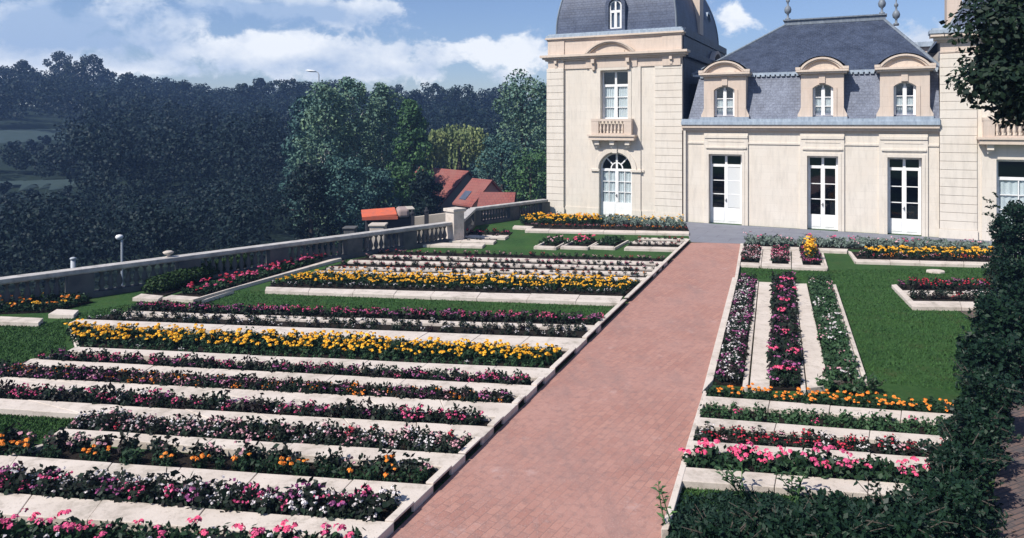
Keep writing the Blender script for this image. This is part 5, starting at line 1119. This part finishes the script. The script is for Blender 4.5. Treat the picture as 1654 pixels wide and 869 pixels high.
x, y, z = at(618, 40, 345); o = empty('market_stall', (x, y, -4.5), label='dark shed with an orange canvas awning and pale rounded end', cat='shed'); an = R(14); ca, sa = math.cos(an), math.sin(an); T = lambda p, q: (x + p * ca - q * sa, y + p * sa + q * ca)
def tb(name, mt, p0, p1, q0, q1, z0, z1, bevel=0):
    b = MB(); b.prism([T(p0, q0), T(p1, q0), T(p1, q1), T(p0, q1)], z0, z1); return b.build(name, M[mt], o, bevel=bevel)
tb('body', 'darkwood', -.9, 1.55, -.4, 1.4, -4.6, z - .12); b = MB(); b.prism([T(-1.15, -.75), T(.75, -.65), T(.75, .9), T(-1.15, .8)], [z - .16, z - .08, z + .12, z + .05], [z - .05, z + .03, z + .24, z + .16]); b.build('awning', M['orange'], o, bevel=.02)
tb('awning_valance', 'orange', -1.15, .78, -.80, -.752, z - .24, z - .06); tb('rounded_end', 'render', .80, 1.45, -.6, .8, z - .2, z + .30, .14); tb('roof_lip', 'palewall', 1.3, 1.75, -.5, .7, z + .22, z + .30, .03)
for px, d, py, lb in [(566, 36, 366, 'square grey pillar left of the dark shed'), (611, 33, 361, 'stubby cream block with domed top before the dark shed')]:
    x, y, z = at(px, d, py); w = .28 if px < 600 else .34; b = MB(); b.box((x - w, y - w, -5.6), (x + w, y + w, z - .1)); b.box((x - w - .06, y - w - .06, z - .1), (x + w + .06, y + w + .06, z)); tag(b.build('stone_pillar', M['palewall' if px > 600 else 'bstone'], bevel=.04), lb, 'pillar')
# lamps
def street_lamp(px, d, py, label, arm, zbase=None, r=.06):
    x, y, z = at(px, d, py); zb = gz(x, y) if zbase is None else zbase; o = empty('street_lamp', (x, y, zb), label=label, cat='street lamp')
    b = MB(); b.tube([(x, y, zb), (x, y, z - .1), (x + arm * .2, y, z + .12), (x + arm, y, z + .22)], [r * 1.3, r, r * .8, r * .7], 8); b.build('pole', M['pole'], o, smooth=True)
    b = MB(); s_ = 1 if arm > 0 else -1; xs = x + arm
    b.lathe([(.05, -.09), (.2, -.05), (.24, .02), (.17, .09), (.04, .12)], (0, 0, 0), 12); b.v = [(xs + s_ * .3 + v[0] * 2.2 * (r / .06), y + v[1] * (r / .06), z + .24 + v[2] * (r / .06) + v[0] * .25 * -s_ * -1) for v in b.v]; b.build('lamp_head', M['lampwhite'], o, smooth=True)
street_lamp(515, 66, 119, 'tall grey street lamp with white head rising above the poplars', -.42)
x, y, z = at(197, 38, 388); o = empty('garden_lamp', (x, y, gz(x, y)), label='short white lamp with tilted bright head left beyond the balustrade', cat='lamp')
b = MB(); b.tube([(x, y, gz(x, y)), (x, y, z)], .06, 8); b.build('pole', M['pole'], o); b = MB(); b.lathe([(.05, -.1), (.15, -.05), (.2, .06), (.15, .15), (.04, .18)], (x - .14, y, z + .12), 12); b.build('lamp_head', M['lampwhite'], o, smooth=True)
x, y, z = at(118, 24, 419); b = MB(); b.tube([(x, y, -4.2), (x, y, z)], .075, 8); b.lathe([(.10, 0), (.10, .05), (.03, .08)], (x, y, z), 8); tag(b.build('post', M['pole'], smooth=True), 'pale round post showing just above the rail at the left', 'post')
x, y, z = at(272, 20.4, 405); x2, y2, z2 = at(272, 19.9, 414); b = MB(); b.lathe([(.10, 0), (.05, .03), (.04, .06), (.12, .09), (.15, .14), (.08, .17)], (x2, y2 - .0, .78), 12); tag(b.build('stone_dish', M['kerb'], smooth=True), 'small pale stone dish standing on the balustrade rail', 'dish')

# ------------------------------------------------------------------ hedge, overhanging tree and shrubs on the right
def shrub(name, label, x, y, z0, z1, rx, ry, mt, n, leaf, group=None, cat='shrub', clumps=26, stem=True, loft=1.0):
    o = empty(name, (x, y, z0), label=label, cat=cat, group=group); Q = []; b = MB()
    for i in range(clumps):
        a = i * 2.4; t = (i + .5) / clumps; rr = math.sqrt(random.uniform(.05, .8)); cz = z0 + (z1 - z0) * random.uniform(.12, .85); c = (x + math.cos(a) * rr * rx, y + math.sin(a) * rr * ry, cz)
        s_ = min(rx, ry, (z1 - z0) * .6) * random.uniform(.22, .62); c = (c[0], c[1], min(cz, z1 - s_ * .3)); P, D = ellipsoid_pts(n // clumps, c, (s_, s_, s_ * loft), .5); P = P[P[:, 2] > z0 + .01] if True else P; D = RNG.normal(size=P.shape); Q.append(rquads(P, leaf, .5, 1.7, D, .5))
        if i % 3 == 0: b.tube([(x + random.uniform(-.1, .1), y + random.uniform(-.1, .1), z0 - .05), ((x + c[0]) / 2, (y + c[1]) / 2, (z0 + c[2]) / 2 + .1), c], [.035, .025, .01], 5)
    for k_ in range(clumps):
        a = random.uniform(0, 6.28); p0 = Vector((x + math.cos(a) * rx * .8, y + math.sin(a) * ry * .8, z0 + (z1 - z0) * random.uniform(.25, .95))); e = p0 + Vector((math.cos(a), math.sin(a), random.uniform(-.2, 1.2))).normalized() * random.uniform(.12, .30); b.tube([p0, e], [.006, .003], 4)
        P = np.array([p0.lerp(e, random.uniform(.1, 1.05)) + Vector((random.gauss(0, .02),) * 3) for _ in range(13)]); Q.append(rquads(P, leaf * .95, .4, 1.9))
    b.build('stem', M['bark'], o); k = quad_mesh('foliage', np.concatenate(Q), M[mt], parent=o, loc=(x, y, z0)); k.location = (0, 0, 0); return o
GHD = 'dark hedge shrubs between the right lawn and the brown brick walk'
for (px, by, hw, top, lb) in [(1640, 470, .75, 312, 'tallest dark hedge shrub, standing before the right pavilion window'), (1643, 520, .60, 400, 'dark hedge shrub beside the red bed on the right lawn'), (1624, 580, .72, 478, 'broad dark hedge shrub at the lower right corner of the lawn'),
        (1603, 640, .50, 545, 'dark hedge shrub at the end of the orange marigold row'), (1590, 700, .43, 600, 'dark hedge shrub at the end of the leafy third row'), (1573, 760, .38, 655, 'dark hedge shrub at the end of the crimson begonia row'), (1553, 820, .36, 712, 'dark hedge shrub at the corner of the hot pink row'), (1532, 880, .38, 772, 'dark hedge shrub where the brown brick walk meets the bottom edge'),
        (1455, 925, .42, 812, 'low dark shrub in the bottom foreground, first left of the brown walk'), (1355, 930, .40, 822, 'low dark shrub in the bottom foreground, second left of the brown walk'), (1262, 940, .36, 838, 'low dark shrub in the bottom foreground, third left of the brown walk'), (1175, 950, .30, 858, 'lowest dark shrub in the bottom foreground, nearest the brick path')]:
    p = G(px, by); h = EYE - (top - HY) / FPX * p.y; s_ = hw * .45
    shrub('hedge_shrub', lb, p.x, p.y, 0, h, hw - s_ * .55, max(.3, hw * .8), 'leaf_hedge', 9000 if p.y > 12 else 8000, .05 if p.y < 10.5 else .075, GHD, 'hedge shrub', clumps=34)
Q = []
for i in range(900):
    px = random.uniform(1095, 1600); py = random.uniform(798 + 30 * random.random(), 990); p = G(px, py); hh = random.uniform(.04, .24) * (1 if py > 850 else .45)
    n_ = 60; P = np.c_[RNG.normal(p.x, .075, n_), RNG.normal(p.y, .075, n_), RNG.uniform(.01, hh, n_)]; Q.append(rquads(P, .045, .1, 3.4))
tag(quad_mesh('ground_cover', np.concatenate(Q), M['leaf_cover']), 'loose dark leafy ground cover across the bottom right corner', 'ground cover', kind='stuff')
# brown brick walk beyond the hedge
b = MB(); w_ = [G(1648, 560, .012), G(1618, 700, .012), G(1592, 880, .012)]
b.poly([w_[0], w_[1], w_[2], w_[2] + Vector((-.5, -5, 0)), w_[2] + Vector((8, -5, 0)), w_[0] + Vector((9, 6, 0)), w_[0] + Vector((.9, 5, 0))][::-1]); o = b.build('brick_walk', M['oldbrick']); tag(o, kind='structure')
# overhanging tree: trunk stands to the right, outside the picture
o = empty('lime_tree', (10.6, 9.0, 0), label='dark leafy tree branch hanging into the upper right before the pavilion', cat='tree')
b = MB(); b.tube([(10.6, 9.0, -.2), (10.5, 9.0, 2.5), (10.2, 9.1, 4.8), (9.4, 9.1, 6.6), (8.6, 9.1, 7.6)], [.3, .25, .2, .13, .05], 10)
Q = []
for c in [(8.3, 9.3, 5.6), (7.6, 9.2, 5.5), (7.05, 9.1, 5.55), (6.75, 9.1, 5.25), (6.9, 9.2, 6.1), (7.5, 9.3, 6.4), (8.2, 9.4, 6.7), (7.25, 9.1, 4.95), (7.75, 9.1, 4.85), (8.3, 9.2, 4.75), (8.9, 9.3, 5.2), (6.55, 9.05, 5.75), (6.5, 9.0, 5.05), (7.0, 9.1, 4.72), (7.45, 9.0, 4.62), (8.0, 9.1, 4.45), (9.3, 9.4, 6.2), (9.6, 9.5, 5.2), (7.9, 9.2, 5.9), (8.8, 9.4, 5.9), (7.1, 9.6, 5.3), (7.9, 9.7, 5.2), (9.0, 8.8, 4.6), (10.2, 9.2, 6.8), (11.2, 9.2, 6.2), (11.4, 9.5, 5.2), (10.6, 8.2, 5.8), (10.5, 10.2, 6.0)]:
    s_ = random.uniform(.42, .62); P, D = ellipsoid_pts(1000, c, (s_, s_, s_ * .72), .2); P[:, 0] -= .42; Q.append(rquads(P, .07, .6, 1.7, D, .8))
    b.tube([(9.9, 9.1, 5.4), ((9.9 + c[0]) / 2, 9.1, (5.5 + c[2]) / 2 + .25), c], [.07, .04, .012], 5)
for k in range(34):        # ragged twig ends
    a = random.uniform(1.9, 4.6); ex = random.uniform(.2, .55); c = Vector((6.75 + random.uniform(-.1, 1.6), 9.05, 5.3 + random.uniform(-.55, .8))); e = c + Vector((-abs(math.cos(a)) * ex - .1, random.uniform(-.2, .2), math.sin(a) * ex * .8)); e.x = max(e.x, 5.55 + .62 * abs(e.z - 5.0)); 
    b.tube([c, (c + e) / 2 + Vector((0, 0, .05)), e], [.012, .008, .004], 4); P = np.array([c.lerp(e, random.uniform(.3, 1.05)) + Vector((random.gauss(0, .05), random.gauss(0, .05), random.gauss(0, .05))) for _ in range(16)]); Q.append(rquads(P, .085, .6, 1.7))
b.build('trunk', M['bark'], o, smooth=True); k = quad_mesh('crown', np.concatenate(Q), M['leaf_over'], parent=o, loc=(10.6, 9, 0)); k.location = (0, 0, 0)
# tall leafy stalks in the foreground
def stalks(x, y, n, h, spread, lean, label, group):
    o = empty('leafy_stalk_plant', (x, y, 0), label=label, cat='plant', group=group); b = MB(); lf = MB()
    for k in range(n):
        a = random.uniform(0, 6.28); t = Vector((x + math.cos(a) * spread + lean[0], y + math.sin(a) * spread * .6 + lean[1], h * random.uniform(.75, 1.1))); r0 = Vector((x + random.uniform(-.05, .05), y, 0)); mid = (r0 + t) / 2 + Vector((-.02, 0, h * .08)); b.tube([r0, mid, t], [.009, .007, .003], 5)
        for j in range(11):
            f = .25 + .75 * j / 10; p = r0.lerp(mid, f * 2) if f < .5 else mid.lerp(t, f * 2 - 1); an = j * 2.4 + a; dr = Vector((math.cos(an), math.sin(an), random.uniform(.1, .6))).normalized(); ln = random.uniform(.07, .13); sd_ = dr.cross(Vector((0, 0, 1))).normalized() * ln * .2
            m_ = p + dr * ln * .5 + Vector((0, 0, .012)); lf.poly([p, m_ - sd_, p + dr * ln - Vector((0, 0, .01)), m_ + sd_])
    b.build('stem', M['leaf_green'], o); lf.build('leaves', M['leaf_green' if n < 3 else 'leaf_mid'], o)
GS = 'leafy stalks in the foreground grass'
x, y = G(1084, 862)[:2]; stalks(x, y, 2, .62, .06, (-.10, 0), 'tall leafy stalk leaning over the path kerb at the bottom', GS)
x, y = G(1205, 812)[:2]; stalks(x + .02, y, 5, .42, .26, (-.06, 0), 'cluster of dark leafy stalks crossing the left end of the pink row kerb', GS)
x, y = G(1290, 812)[:2]; stalks(x, y, 4, .36, .2, (-.05, 0), 'cluster of dark leafy stalks crossing the middle of the pink row kerb', GS)
# climbing growth where the rightmost lengthwise bed meets the orange row
x, y = G(1370, 632)[:2]; shrub('leafy_shrub', 'loose green shrub between the orange row and the lengthwise green bed', x, y, 0, .22, .5, .22, 'leaf_mid', 1500, .06, None, 'shrub', 16)

# ------------------------------------------------------------------ haze
b = MB(); b.box((-240, -35, -26), (240, 260, 34)); hz = b.build('haze', mat('haze_air', (.5, .6, .8))); tag(hz, 'faint blue haze filling the valley air', 'haze', kind='stuff')
t = hz.data.materials[0].node_tree; t.nodes.clear(); vo = t.nodes.new('ShaderNodeVolumePrincipled'); oo = t.nodes.new('ShaderNodeOutputMaterial'); t.links.new(vo.outputs[0], oo.inputs['Volume'])
vo.inputs['Color'].default_value = (.34, .56, 1.0, 1); vo.inputs['Density'].default_value = .0010; vo.inputs['Anisotropy'].default_value = .2
